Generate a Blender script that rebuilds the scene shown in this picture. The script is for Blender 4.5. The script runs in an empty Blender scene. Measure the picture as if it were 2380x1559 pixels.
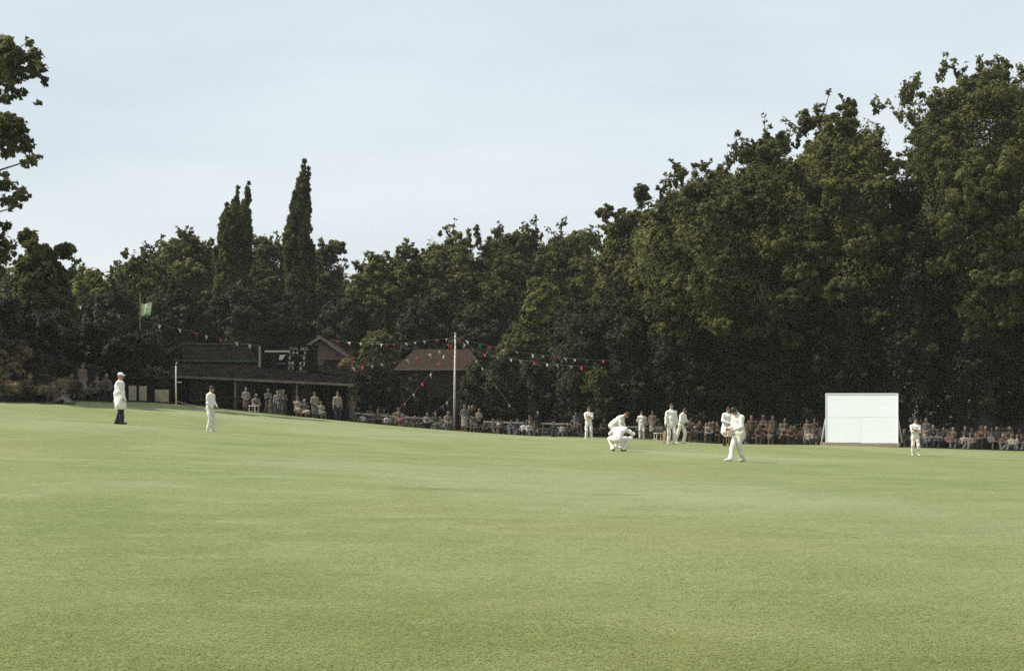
import bpy, math, random
import numpy as np
from mathutils import Vector, Matrix

# ------------------------------------------------------------------ camera, sky, sun
K, CX, HY, EYE = 3305.6, 1190.0, 942.0, 1.6      # focal length in photo pixels, principal column, horizon row, eye height
SC = bpy.context.scene
COL = SC.collection
cam_d = bpy.data.cameras.new("camera")
cam = bpy.data.objects.new("camera", cam_d)
COL.objects.link(cam)
cam.location = (0, 0, EYE)
cam.rotation_euler = (math.radians(90), 0, 0)
cam_d.sensor_width = 36.0
cam_d.lens = 50.0
cam_d.shift_y = (HY - 779.5) / 2380.0
cam_d.clip_start = 0.1
cam_d.clip_end = 6000
SC.camera = cam

SUN_EL, SUN_FRONT = 52.0, 5.0                   # degrees: height, and how far round from due left towards the camera
_e, _f = math.radians(SUN_EL), math.radians(SUN_FRONT)
SUN = Vector((-math.cos(_f) * math.cos(_e), -math.sin(_f) * math.cos(_e), math.sin(_e)))
sun_d = bpy.data.lights.new("sun", 'SUN')
sun_d.energy = 4.8
sun_d.angle = math.radians(0.53)
sun_d.color = (1.0, 0.95, 0.86)
sun = bpy.data.objects.new("sun", sun_d)
COL.objects.link(sun)
sun.rotation_euler = (-SUN).to_track_quat('-Z', 'Y').to_euler()
sun.location = SUN * 200

W = bpy.data.worlds.new("World")
SC.world = W
W.use_nodes = True
nt = W.node_tree
nt.nodes.clear()
out = nt.nodes.new("ShaderNodeOutputWorld")
bg = nt.nodes.new("ShaderNodeBackground")
bg.inputs[1].default_value = 0.1
sky = nt.nodes.new("ShaderNodeTexSky")
sky.sky_type = 'NISHITA'
sky.sun_disc = False
sky.sun_elevation = _e
sky.sun_rotation = math.atan2(SUN.x, SUN.y)
sky.air_density = 1.0
sky.dust_density = 2.0
sky.ozone_density = 1.0
tc = nt.nodes.new("ShaderNodeTexCoord")
mp = nt.nodes.new("ShaderNodeMapping")
mp.inputs['Scale'].default_value = (1.0, 1.0, 4.5)
nz = nt.nodes.new("ShaderNodeTexNoise")
nz.inputs['Scale'].default_value = 2.2
nz.inputs['Detail'].default_value = 4
nz.inputs['Roughness'].default_value = 0.5
rmp = nt.nodes.new("ShaderNodeMapRange")
rmp.inputs[1].default_value = 0.3
rmp.inputs[2].default_value = 0.7
rmp.inputs[3].default_value = 0.62
rmp.inputs[4].default_value = 0.95
mix = nt.nodes.new("ShaderNodeMix")
mix.data_type = 'RGBA'
mix.inputs[7].default_value = (7.2, 8.0, 8.5, 1)   # thin high cloud, veiling the blue
L = nt.links.new
L(tc.outputs['Generated'], mp.inputs['Vector'])
L(mp.outputs['Vector'], nz.inputs['Vector'])
L(nz.outputs['Fac'], rmp.inputs[0])
L(rmp.outputs[0], mix.inputs[0])
L(sky.outputs[0], mix.inputs[6])
sxyz = nt.nodes.new("ShaderNodeSeparateXYZ")
hz = nt.nodes.new("ShaderNodeMapRange")
hz.inputs[1].default_value = 0.02
hz.inputs[2].default_value = 0.34
hmix = nt.nodes.new("ShaderNodeMix")
hmix.data_type = 'RGBA'
hmix.inputs[6].default_value = (7.6, 8.1, 8.4, 1)    # whiter near the horizon
hmix.inputs[7].default_value = (6.5, 7.35, 7.85, 1)
L(tc.outputs['Generated'], sxyz.inputs[0])
L(sxyz.outputs[2], hz.inputs[0])
L(hz.outputs[0], hmix.inputs[0])
L(hmix.outputs[2], mix.inputs[7])
L(mix.outputs[2], bg.inputs[0])
L(bg.outputs[0], out.inputs[0])

SC.view_settings.view_transform = 'Standard'
SC.view_settings.look = 'None'
SC.view_settings.exposure = 0.25
SC.view_settings.gamma = 1.0
SC.cycles.use_denoising = False
SC.cycles.max_bounces = 6
SC.cycles.diffuse_bounces = 3
SC.cycles.transmission_bounces = 3

rng = np.random.default_rng(7)
random.seed(7)

# ------------------------------------------------------------------ helpers
def nrm(v):
    v = np.array(v, float); return v / (np.linalg.norm(v) + 1e-9)
def P(px, py, Y):
    return np.array(((px - CX) * Y / K, Y, EYE - (py - HY) * Y / K))

def XY(px, Y):
    return (px - CX) * Y / K, Y

def link_mesh(name, verts, faces, mat=None, parent=None, smooth=False):
    me = bpy.data.meshes.new(name)
    verts = np.asarray(verts, dtype=np.float32)
    if isinstance(faces, np.ndarray):
        n, k = faces.shape
        me.vertices.add(len(verts))
        me.vertices.foreach_set("co", verts.ravel())
        me.loops.add(n * k)
        me.loops.foreach_set("vertex_index", faces.astype(np.int32).ravel())
        me.polygons.add(n)
        me.polygons.foreach_set("loop_start", np.arange(0, n * k, k, dtype=np.int32))
        me.update(calc_edges=True)
    else:
        me.from_pydata([tuple(map(float, v)) for v in verts], [], faces)
        me.update()
    if smooth:
        me.polygons.foreach_set("use_smooth", np.ones(len(me.polygons), dtype=bool))
    if mat:
        me.materials.append(mat)
    o = bpy.data.objects.new(name, me)
    COL.objects.link(o)
    if parent:
        o.parent = parent
    return o

def tag(o, label=None, cat=None, group=None, kind=None):
    if label: o["label"] = label
    if cat: o["category"] = cat
    if group: o["group"] = group
    if kind: o["kind"] = kind
    return o

def thing(name, label, cat, loc=(0, 0, 0), rz=0.0, group=None):
    o = bpy.data.objects.new(name, None)
    o.empty_display_size = 0.3
    COL.objects.link(o)
    o.location = tuple(map(float, loc))
    o.rotation_euler = (0, 0, rz)
    return tag(o, label, cat, group)

class MB:
    """collects boxes, tubes and prisms into one mesh"""
    def __init__(s):
        s.v, s.f = [], []
    def add(s, v, f):
        b = len(s.v)
        s.v += [tuple(map(float, q)) for q in v]
        s.f += [tuple(b + i for i in q) for q in f]
        return s
    def box(s, c, size, R=None):
        c = np.array(c, float); h = np.array(size, float) / 2
        q = []
        for dx in (-1, 1):
            for dy in (-1, 1):
                for dz in (-1, 1):
                    d = np.array((dx, dy, dz)) * h
                    if R is not None: d = R @ d
                    q.append(c + d)
        return s.add(q, [(0, 1, 3, 2), (4, 6, 7, 5), (0, 4, 5, 1), (2, 3, 7, 6), (0, 2, 6, 4), (1, 5, 7, 3)])
    def tube(s, pts, rad, n=8, cap=True):
        pts = [np.array(p, float) for p in pts]
        if not hasattr(rad, '__len__'): rad = [rad] * len(pts)
        rings = []
        b = len(s.v)
        for i, p in enumerate(pts):
            t = pts[min(i + 1, len(pts) - 1)] - pts[max(i - 1, 0)]
            t = t / (np.linalg.norm(t) + 1e-9)
            a = np.cross(t, (0.31, 0.95, 0.05)); a /= np.linalg.norm(a) + 1e-9
            c = np.cross(t, a)
            for k in range(n):
                w = 2 * math.pi * k / n
                s.v.append(tuple(p + rad[i] * (math.cos(w) * a + math.sin(w) * c)))
        for i in range(len(pts) - 1):
            for k in range(n):
                k2 = (k + 1) % n
                s.f.append((b + i * n + k, b + i * n + k2, b + (i + 1) * n + k2, b + (i + 1) * n + k))
        if cap:
            s.f.append(tuple(b + k for k in range(n))[::-1])
            s.f.append(tuple(b + (len(pts) - 1) * n + k for k in range(n)))
        return s
    def slab(s, quad, th):
        """four corners in order, thickened along their normal"""
        q = [np.array(p, float) for p in quad]
        n = np.cross(q[1] - q[0], q[3] - q[0]); n /= np.linalg.norm(n)
        v = q + [p - n * th for p in q]
        return s.add(v, [(0, 1, 2, 3), (7, 6, 5, 4), (0, 4, 5, 1), (1, 5, 6, 2), (2, 6, 7, 3), (3, 7, 4, 0)])
    def obj(s, name, mat, parent=None, smooth=False):
        return link_mesh(name, s.v, s.f, mat, parent, smooth)

# ------------------------------------------------------------------ materials
def new_mat(name):
    m = bpy.data.materials.new(name)
    m.use_nodes = True
    t = m.node_tree
    b = t.nodes["Principled BSDF"]
    return m, t, b

def noisy(name, c1, c2, scale=3.0, rough=0.8, bump=0.0, bscale=None, stretch=(1, 1, 1), spec=0.3):
    m, t, b = new_mat(name)
    tc = t.nodes.new("ShaderNodeTexCoord")
    mp = t.nodes.new("ShaderNodeMapping"); mp.inputs['Scale'].default_value = stretch
    n = t.nodes.new("ShaderNodeTexNoise"); n.inputs['Scale'].default_value = scale; n.inputs['Detail'].default_value = 6
    r = t.nodes.new("ShaderNodeValToRGB")
    r.color_ramp.elements[0].position = 0.32; r.color_ramp.elements[0].color = (*c1, 1)
    r.color_ramp.elements[1].position = 0.68; r.color_ramp.elements[1].color = (*c2, 1)
    t.links.new(tc.outputs['Object'], mp.inputs['Vector'])
    t.links.new(mp.outputs['Vector'], n.inputs['Vector'])
    t.links.new(n.outputs['Fac'], r.inputs['Fac'])
    t.links.new(r.outputs['Color'], b.inputs['Base Color'])
    b.inputs['Roughness'].default_value = rough
    b.inputs['Specular IOR Level'].default_value = spec
    if bump:
        n2 = t.nodes.new("ShaderNodeTexNoise"); n2.inputs['Scale'].default_value = bscale or scale * 4
        n2.inputs['Detail'].default_value = 4
        bp = t.nodes.new("ShaderNodeBump"); bp.inputs['Strength'].default_value = bump; bp.inputs['Distance'].default_value = 0.02
        t.links.new(mp.outputs['Vector'], n2.inputs['Vector'])
        t.links.new(n2.outputs['Fac'], bp.inputs['Height'])
        t.links.new(bp.outputs['Normal'], b.inputs['Normal'])
    return m

def brick_mat(name, c1, c2, mortar, sx=4.5):
    m, t, b = new_mat(name)
    tc = t.nodes.new("ShaderNodeTexCoord")
    mp = t.nodes.new("ShaderNodeMapping"); mp.inputs['Rotation'].default_value = (math.radians(90), 0, 0)
    br = t.nodes.new("ShaderNodeTexBrick")
    br.inputs['Color1'].default_value = (*c1, 1); br.inputs['Color2'].default_value = (*c2, 1)
    br.inputs['Mortar'].default_value = (*mortar, 1)
    br.inputs['Scale'].default_value = sx; br.inputs['Mortar Size'].default_value = 0.02
    t.links.new(tc.outputs['Object'], mp.inputs['Vector'])
    t.links.new(mp.outputs['Vector'], br.inputs['Vector'])
    t.links.new(br.outputs['Color'], b.inputs['Base Color'])
    b.inputs['Roughness'].default_value = 1.0
    b.inputs['Specular IOR Level'].default_value = 0.0
    return m

def leaf_mat(name, dark, light, trans=0.35):
    m, t, b = new_mat(name)
    t.nodes.remove(b)
    outn = t.nodes["Material Output"]
    g = t.nodes.new("ShaderNodeNewGeometry")
    r = t.nodes.new("ShaderNodeValToRGB")
    r.color_ramp.elements[0].position = 0.28; r.color_ramp.elements[0].color = (*dark, 1)
    r.color_ramp.elements[1].position = 0.92; r.color_ramp.elements[1].color = (*light, 1)
    tc = t.nodes.new("ShaderNodeTexCoord")
    n = t.nodes.new("ShaderNodeTexNoise"); n.inputs['Scale'].default_value = 0.55; n.inputs['Detail'].default_value = 3
    ad = t.nodes.new("ShaderNodeMath"); ad.operation = 'MULTIPLY_ADD'; ad.inputs[1].default_value = 0.45
    mu = t.nodes.new("ShaderNodeMapRange"); mu.inputs[1].default_value = 0.36; mu.inputs[2].default_value = 0.66; mu.inputs[3].default_value = -0.05; mu.inputs[4].default_value = 0.68
    d = t.nodes.new("ShaderNodeBsdfPrincipled")
    d.inputs['Roughness'].default_value = 0.6; d.inputs['Specular IOR Level'].default_value = 0.15
    tr = t.nodes.new("ShaderNodeBsdfTranslucent")
    hs = t.nodes.new("ShaderNodeHueSaturation"); hs.inputs['Hue'].default_value = 0.485; hs.inputs['Value'].default_value = 1.5
    mx = t.nodes.new("ShaderNodeMixShader"); mx.inputs[0].default_value = trans
    t.links.new(tc.outputs['Object'], n.inputs['Vector'])
    t.links.new(n.outputs['Fac'], mu.inputs[0])
    t.links.new(g.outputs['Random Per Island'], ad.inputs[0])
    t.links.new(mu.outputs[0], ad.inputs[2])
    t.links.new(ad.outputs[0], r.inputs['Fac'])
    t.links.new(r.outputs['Color'], d.inputs['Base Color'])
    t.links.new(r.outputs['Color'], hs.inputs['Color'])
    t.links.new(hs.outputs['Color'], tr.inputs['Color'])
    t.links.new(d.outputs[0], mx.inputs[1])
    t.links.new(tr.outputs[0], mx.inputs[2])
    t.links.new(mx.outputs[0], outn.inputs['Surface'])
    return m

LEAF = {
    'turf': leaf_mat("leaf turf", (0.225, 0.255, 0.088), (0.325, 0.345, 0.155), 0.45),
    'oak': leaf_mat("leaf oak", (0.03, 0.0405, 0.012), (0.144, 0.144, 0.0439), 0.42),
    'beech': leaf_mat("leaf beech", (0.036, 0.0465, 0.0135), (0.183, 0.1781, 0.0561), 0.45),
    'lime': leaf_mat("leaf lime", (0.045, 0.063, 0.015), (0.2135, 0.2196, 0.0586), 0.45),
    'dark': leaf_mat("leaf shaded", (0.0143, 0.0195, 0.0078), (0.06, 0.0624, 0.0228), 0.22),  # deep shade below the crowns, put into the leaf colour
    'poplar': leaf_mat("leaf poplar", (0.03, 0.0435, 0.012), (0.1098, 0.1147, 0.0366), 0.4),
    'copper': leaf_mat("leaf copper", (0.013, 0.011, 0.007), (0.050, 0.041, 0.025), 0.2),
    'pale': leaf_mat("leaf pale shrub", (0.05, 0.042, 0.020), (0.30, 0.225, 0.12), 0.35),
}
BARK = noisy("bark", (0.05, 0.04, 0.03), (0.13, 0.10, 0.075), 6, 0.95, 0.6, stretch=(1, 1, 0.25))
M = {
    'flannel': noisy("cream flannel", (0.66, 0.60, 0.53), (0.74, 0.69, 0.62), 9, 0.95, 0.3, 40, spec=0.1),
    'white': noisy("white cotton", (0.70, 0.66, 0.61), (0.78, 0.75, 0.71), 9, 0.95, 0.3, 40, spec=0.1),
    'skin': noisy("skin", (0.30, 0.17, 0.11), (0.36, 0.21, 0.14), 14, 0.6),
    'shaded_skin': noisy("shade-dimmed skin", (0.17, 0.105, 0.072), (0.23, 0.145, 0.10), 14, 0.7),  # spectators' skin, dimmed: the crowd's shade is in the colour
    'hair': noisy("dark hair", (0.018, 0.012, 0.009), (0.05, 0.035, 0.024), 60, 0.6),
    'greyhair': noisy("grey hair", (0.12, 0.11, 0.10), (0.25, 0.23, 0.21), 60, 0.6),
    'fairhair': noisy("fair hair", (0.12, 0.08, 0.04), (0.22, 0.15, 0.08), 60, 0.6),
    'eye': noisy("eye", (0.02, 0.015, 0.012), (0.03, 0.02, 0.02), 20, 0.3),
    'lip': noisy("lip", (0.22, 0.09, 0.07), (0.25, 0.10, 0.08), 20, 0.5),
    'charcoal': noisy("charcoal wool", (0.012, 0.013, 0.014), (0.028, 0.028, 0.03), 12, 0.9, 0.2, 40),
    'black': noisy("black leather", (0.01, 0.01, 0.01), (0.025, 0.023, 0.02), 20, 0.5),
    'boot': noisy("whitened boot", (0.55, 0.53, 0.5), (0.72, 0.70, 0.66), 20, 0.7),
    'leather': noisy("shadow-dark boot", (0.10, 0.05, 0.025), (0.16, 0.08, 0.04), 20, 0.5),  # keeper's boots, the shadow at his feet put into their colour
    'willow': noisy("willow bat", (0.36, 0.24, 0.13), (0.46, 0.32, 0.18), 6, 0.5, stretch=(6, 6, 0.6)),
    'rubber': noisy("black grip", (0.015, 0.015, 0.015), (0.03, 0.03, 0.03), 20, 0.7),
    'screenwhite': noisy("white painted boards", (0.80, 0.82, 0.85), (0.85, 0.87, 0.90), 1.4, 0.6, 0.1, 30, stretch=(0.4, 1, 6)),
    'paint': noisy("old white paint", (0.48, 0.42, 0.34), (0.66, 0.60, 0.52), 5, 0.7),
    'timber': noisy("creosoted timber", (0.007, 0.006, 0.005), (0.020, 0.016, 0.012), 3, 0.95, 0.4, stretch=(7, 7, 0.8), spec=0.02),
    'rawwood': noisy("weathered wood", (0.20, 0.15, 0.10), (0.36, 0.28, 0.20), 5, 0.85, 0.3, stretch=(1, 1, 5)),
    'paleboard': noisy("pale boarding", (0.30, 0.26, 0.18), (0.42, 0.36, 0.25), 3, 0.85, 0.3, stretch=(9, 9, 0.7)),
    'felt': noisy("shade-dark felt roof", (0.004, 0.004, 0.004), (0.013, 0.012, 0.010), 2, 1.0, 0.5, spec=0.0),  # tree shade over the pavilion roof is in the felt colour
    'edge': noisy("sunbleached fascia", (0.11, 0.09, 0.065), (0.22, 0.18, 0.13), 2, 0.9),
    'glass': noisy("dim window glass", (0.010, 0.011, 0.011), (0.016, 0.017, 0.017), 1, 0.35, spec=0.25),
    'board': noisy("black board", (0.008, 0.008, 0.008), (0.017, 0.017, 0.016), 3, 0.95, spec=0.02),
    'letter': noisy("lettering", (0.42, 0.38, 0.31), (0.52, 0.47, 0.40), 12, 0.8),
    'dimletter': noisy("faded lettering", (0.16, 0.13, 0.11), (0.24, 0.19, 0.16), 12, 0.8),
    'brick': brick_mat("red brick", (0.13, 0.075, 0.055), (0.19, 0.11, 0.075), (0.17, 0.15, 0.12)),
    'darkbrick': brick_mat("shade-dark brick", (0.030, 0.023, 0.017), (0.062, 0.046, 0.032), (0.052, 0.045, 0.037)),  # lodge wall, with the shade on it put into the brick colour
    'tile': brick_mat("clay tiles", (0.030, 0.021, 0.016), (0.056, 0.040, 0.030), (0.014, 0.012, 0.010), 6),
    'rope': noisy("hemp rope", (0.30, 0.27, 0.22), (0.42, 0.38, 0.32), 20, 0.9),
    'twine': noisy("dark twine", (0.07, 0.06, 0.05), (0.12, 0.11, 0.09), 20, 0.9),
    'red': noisy("red bunting", (0.36, 0.04, 0.045), (0.46, 0.06, 0.06), 8, 0.85),
    'cream': noisy("cream bunting", (0.42, 0.37, 0.30), (0.52, 0.47, 0.39), 8, 0.85),
    'teal': noisy("teal bunting", (0.035, 0.16, 0.16), (0.06, 0.22, 0.21), 8, 0.85),
    'iron': noisy("dark iron", (0.015, 0.014, 0.012), (0.03, 0.027, 0.024), 10, 0.6),
}
_flag_m, _t, _b = new_mat("green and white flag")
_tc = _t.nodes.new("ShaderNodeTexCoord"); _n = _t.nodes.new("ShaderNodeTexNoise"); _n.inputs['Scale'].default_value = 4.5
_r = _t.nodes.new("ShaderNodeValToRGB")
_r.color_ramp.elements[0].position = 0.40; _r.color_ramp.elements[0].color = (0.36, 0.56, 0.22, 1)
_r.color_ramp.elements[1].position = 0.62; _r.color_ramp.elements[1].color = (0.82, 0.86, 0.60, 1)
_t.links.new(_tc.outputs['Object'], _n.inputs['Vector']); _t.links.new(_n.outputs['Fac'], _r.inputs['Fac'])
_t.links.new(_r.outputs['Color'], _b.inputs['Base Color']); _b.inputs['Roughness'].default_value = 0.8
M['flag'] = _flag_m

# ------------------------------------------------------------------ ground
CTRL = [(276, 985, 48), (489, 1004, 53), (1435, 1048, 48), (1435, 1041, 54), (1368, 1021, 76), (1491, 1018, 88), (1562, 1032, 61), (1583, 1030, 66),
        (1692, 1037, 62), (1712, 1073, 42), (2127, 1059, 66), (1920, 1034, 76), (2090, 1039, 76), (20, 939, 62), (170, 934, 66), (300, 936, 69),
        (408, 939, 73), (600, 964, 81), (800, 985, 85), (1000, 1002, 87), (1250, 1013, 88), (1700, 1034, 84), (2380, 1049, 75),
        (1190, 1060, 40)]
_c = [tuple(P(*q)) for q in CTRL]
_c += [(x, y, 0.0) for y in (-20, 0, 6, 12) for x in (-12, -4, 4, 12)]
_c += [(-9, 25, 0.42), (9, 25, -0.06), (-30, 110, 1.4), (0, 120, 0.0), (40, 110, -0.6), (-26, 40, 1.1), (24, 40, -0.4)]
_c = np.array(_c)
def _U(r):
    return np.where(r > 1e-9, r * r * np.log(r + 1e-12), 0.0)
_n = len(_c)
_A = np.zeros((_n + 3, _n + 3))
_A[:_n, :_n] = _U(np.linalg.norm(_c[:, None, :2] - _c[None, :, :2], axis=2)) + np.eye(_n) * 2.0
_A[:_n, _n] = 1; _A[:_n, _n + 1:] = _c[:, :2]
_A[_n, :_n] = 1; _A[_n + 1:, :_n] = _c[:, :2].T
_w = np.linalg.solve(_A, np.concatenate([_c[:, 2], np.zeros(3)]))
def ground_z(x, y):
    x = np.clip(np.atleast_1d(np.asarray(x, float)), -34, 40); y = np.clip(np.atleast_1d(np.asarray(y, float)), -15, 115)
    r = np.sqrt((x[:, None] - _c[None, :, 0]) ** 2 + (y[:, None] - _c[None, :, 1]) ** 2)
    z = _U(r) @ _w[:_n] + _w[_n] + x * _w[_n + 1] + y * _w[_n + 2]
    return np.clip(z, -2.0, 3.0)
def gz(x, y):
    return float(ground_z(x, y)[0])
def G(px, Y):
    x, y = XY(px, Y)
    return np.array((x, y, gz(x, y)))

BND = np.array([(-300, 60), (0, 63), (170, 66.5), (300, 70), (408, 74), (600, 82), (800, 85.5), (1000, 87), (1300, 88.3), (1700, 85), (1950, 77.5), (2100, 77), (2390, 75.5), (2800, 74)])
def far_side(x, y):
    px = CX + K * x / np.maximum(y, 1)
    return y - np.interp(px, BND[:, 0], BND[:, 1])

xs = np.unique(np.concatenate([np.linspace(-1500, -60, 18), np.linspace(-60, 60, 221), np.linspace(60, 1500, 18)]))
ys = np.unique(np.concatenate([np.linspace(-200, -10, 12), np.linspace(-10, 56, 111), np.linspace(56, 100, 177), np.linspace(100, 180, 30), np.linspace(180, 4000, 18)]))
gx, gy = np.meshgrid(xs, ys)
fx, fy = gx.ravel(), gy.ravel()
fzv = ground_z(fx, fy)
nx, ny = len(xs), len(ys)
ii = (np.arange(ny - 1)[:, None] * nx + np.arange(nx - 1)[None, :]).ravel()
gf = np.stack([ii, ii + 1, ii + nx + 1, ii + nx], 1)
ground = link_mesh("ground", np.stack([fx, fy, fzv], 1), gf, None, None, True)
tag(ground, kind="structure")
at = ground.data.attributes.new("shade_band", 'FLOAT', 'POINT')
at.data.foreach_set("value", np.clip(far_side(fx, fy) / 0.9 + 0.5, 0, 1).astype(np.float32))
m, t, b = new_mat("mown turf")
ground.data.materials.append(m)
tc = t.nodes.new("ShaderNodeTexCoord")
def tnoise(scale, stretch, detail=5, rough=0.55):
    mp = t.nodes.new("ShaderNodeMapping"); mp.inputs['Scale'].default_value = stretch
    n = t.nodes.new("ShaderNodeTexNoise"); n.inputs['Scale'].default_value = scale
    n.inputs['Detail'].default_value = detail; n.inputs['Roughness'].default_value = rough
    t.links.new(tc.outputs['Object'], mp.inputs['Vector']); t.links.new(mp.outputs['Vector'], n.inputs['Vector'])
    return n.outputs['Fac']
def tmix(fac, a, bcol, lo, hi):
    r = t.nodes.new("ShaderNodeMapRange"); r.inputs[1].default_value = lo; r.inputs[2].default_value = hi
    t.links.new(fac, r.inputs[0])
    mx = t.nodes.new("ShaderNodeMix"); mx.data_type = 'RGBA'
    t.links.new(r.outputs[0], mx.inputs[0])
    for s, v in ((6, a), (7, bcol)):
        if isinstance(v, tuple): mx.inputs[s].default_value = (*v, 1)
        else: t.links.new(v, mx.inputs[s])
    return mx.outputs[2]
c = tmix(tnoise(0.30, (1.0, 0.9, 1), 7, 0.6), (0.135, 0.174, 0.056), (0.187, 0.217, 0.084), 0.40, 0.60)
c = tmix(tnoise(0.085, (1.0, 1.0, 1), 6, 0.55), c, (0.228, 0.205, 0.082), 0.47, 0.68)
c = tmix(tnoise(0.06, (0.8, 1.0, 1), 5, 0.55), c, (0.264, 0.291, 0.163), 0.47, 0.63)
c = tmix(tnoise(0.9, (0.6, 1.3, 1), 8, 0.72), c, (0.255, 0.281, 0.144), 0.50, 0.70)
c = tmix(tnoise(0.5, (0.5, 1.3, 1), 8, 0.72), c, (0.113, 0.140, 0.050), 0.54, 0.72)
c = tmix(tnoise(7, (0.6, 1, 1), 8, 0.8), c, (0.111, 0.138, 0.048), 0.48, 0.72)
c = tmix(tnoise(20, (0.6, 1, 1), 6, 0.85), c, (0.329, 0.339, 0.178), 0.47, 0.70)
c = tmix(tnoise(60, (0.6, 1, 1), 5, 0.85), c, (0.109, 0.129, 0.048), 0.48, 0.74)
att = t.nodes.new("ShaderNodeAttribute"); att.attribute_name = "shade_band"
shaded_floor = tmix(tnoise(3, (1, 1, 1), 5), (0.022, 0.020, 0.012), (0.05, 0.045, 0.024), 0.35, 0.65)  # tree shade past the boundary, put into the ground colour as dark earth
ed = t.nodes.new("ShaderNodeMath"); ed.operation = 'ADD'
sc_ = t.nodes.new("ShaderNodeMath"); sc_.operation = 'MULTIPLY_ADD'; sc_.inputs[1].default_value = 0.8; sc_.inputs[2].default_value = -0.4
t.links.new(tnoise(2.2, (1, 1, 1), 4), sc_.inputs[0]); t.links.new(sc_.outputs[0], ed.inputs[0]); t.links.new(att.outputs['Fac'], ed.inputs[1])
c = tmix(ed.outputs[0], c, shaded_floor, 0.35, 0.7)
t.links.new(c, b.inputs['Base Color'])
b.inputs['Roughness'].default_value = 0.95
b.inputs['Specular IOR Level'].default_value = 0.1
bp = t.nodes.new("ShaderNodeBump"); bp.inputs['Strength'].default_value = 0.8; bp.inputs['Distance'].default_value = 0.03
t.links.new(tnoise(20, (0.7, 1, 1), 6, 0.8), bp.inputs['Height']); t.links.new(bp.outputs['Normal'], b.inputs['Normal'])

# ------------------------------------------------------------------ foliage
def rand_dirs(n, r):
    v = r.normal(size=(n, 3))
    return v / np.linalg.norm(v, axis=1, keepdims=True)

def leaf_tris(pos, nv_, size, r):
    n = len(pos)
    nv_ = nv_ / np.linalg.norm(nv_, axis=1, keepdims=True)
    a = np.cross(nv_, rand_dirs(n, r)); a /= np.linalg.norm(a, axis=1, keepdims=True) + 1e-9
    bb = np.cross(nv_, a)
    s = size * r.uniform(0.6, 1.4, (n, 1))
    return np.stack([pos - a * s * 0.45 - bb * s * 0.36, pos + bb * s * 0.42 - a * s * 0.25, pos + a * s * 0.65], 1).reshape(-1, 3)

def leaves(lobes, n, size, r, name, mat, parent, up=0.35, flat=1.0):
    """lobes: (x, y, z, rx, rz). Leaves sit on sub-clumps round each lobe."""
    lobes = np.asarray(lobes, float)
    w = lobes[:, 3] * lobes[:, 4]; w = w / w.sum()
    S = 30
    pick = r.choice(len(lobes), n, p=w)
    sd = rand_dirs(len(lobes) * S, r).reshape(len(lobes), S, 3)
    sd[:, :, 2] = sd[:, :, 2] * 0.9 + 0.12
    sr = r.uniform(0.45, 1.25, (len(lobes), S, 1))
    ss = r.uniform(0.17, 0.36, (len(lobes), S))
    k = r.integers(0, S, n)
    lr = np.stack([lobes[pick, 3], lobes[pick, 3], lobes[pick, 4]], 1)
    d2 = rand_dirs(n, r)
    cpos = lobes[pick, :3] + sd[pick, k] * sr[pick, k] * lr
    rad = r.uniform(0.25, 1.0, (n, 1)) ** 0.5
    pos = cpos + d2 * rad * (ss[pick, k])[:, None] * lr * np.array((1, 1, flat))
    nv_ = d2 * 0.7 + sd[pick, k] * 0.35 + np.array((0, 0, up)) + r.normal(size=(n, 3)) * 0.45
    v = leaf_tris(pos, nv_, size, r)
    f = np.arange(n * 3).reshape(n, 3)
    if name is None: return v
    return link_mesh(name, v, f, mat, parent)

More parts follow.
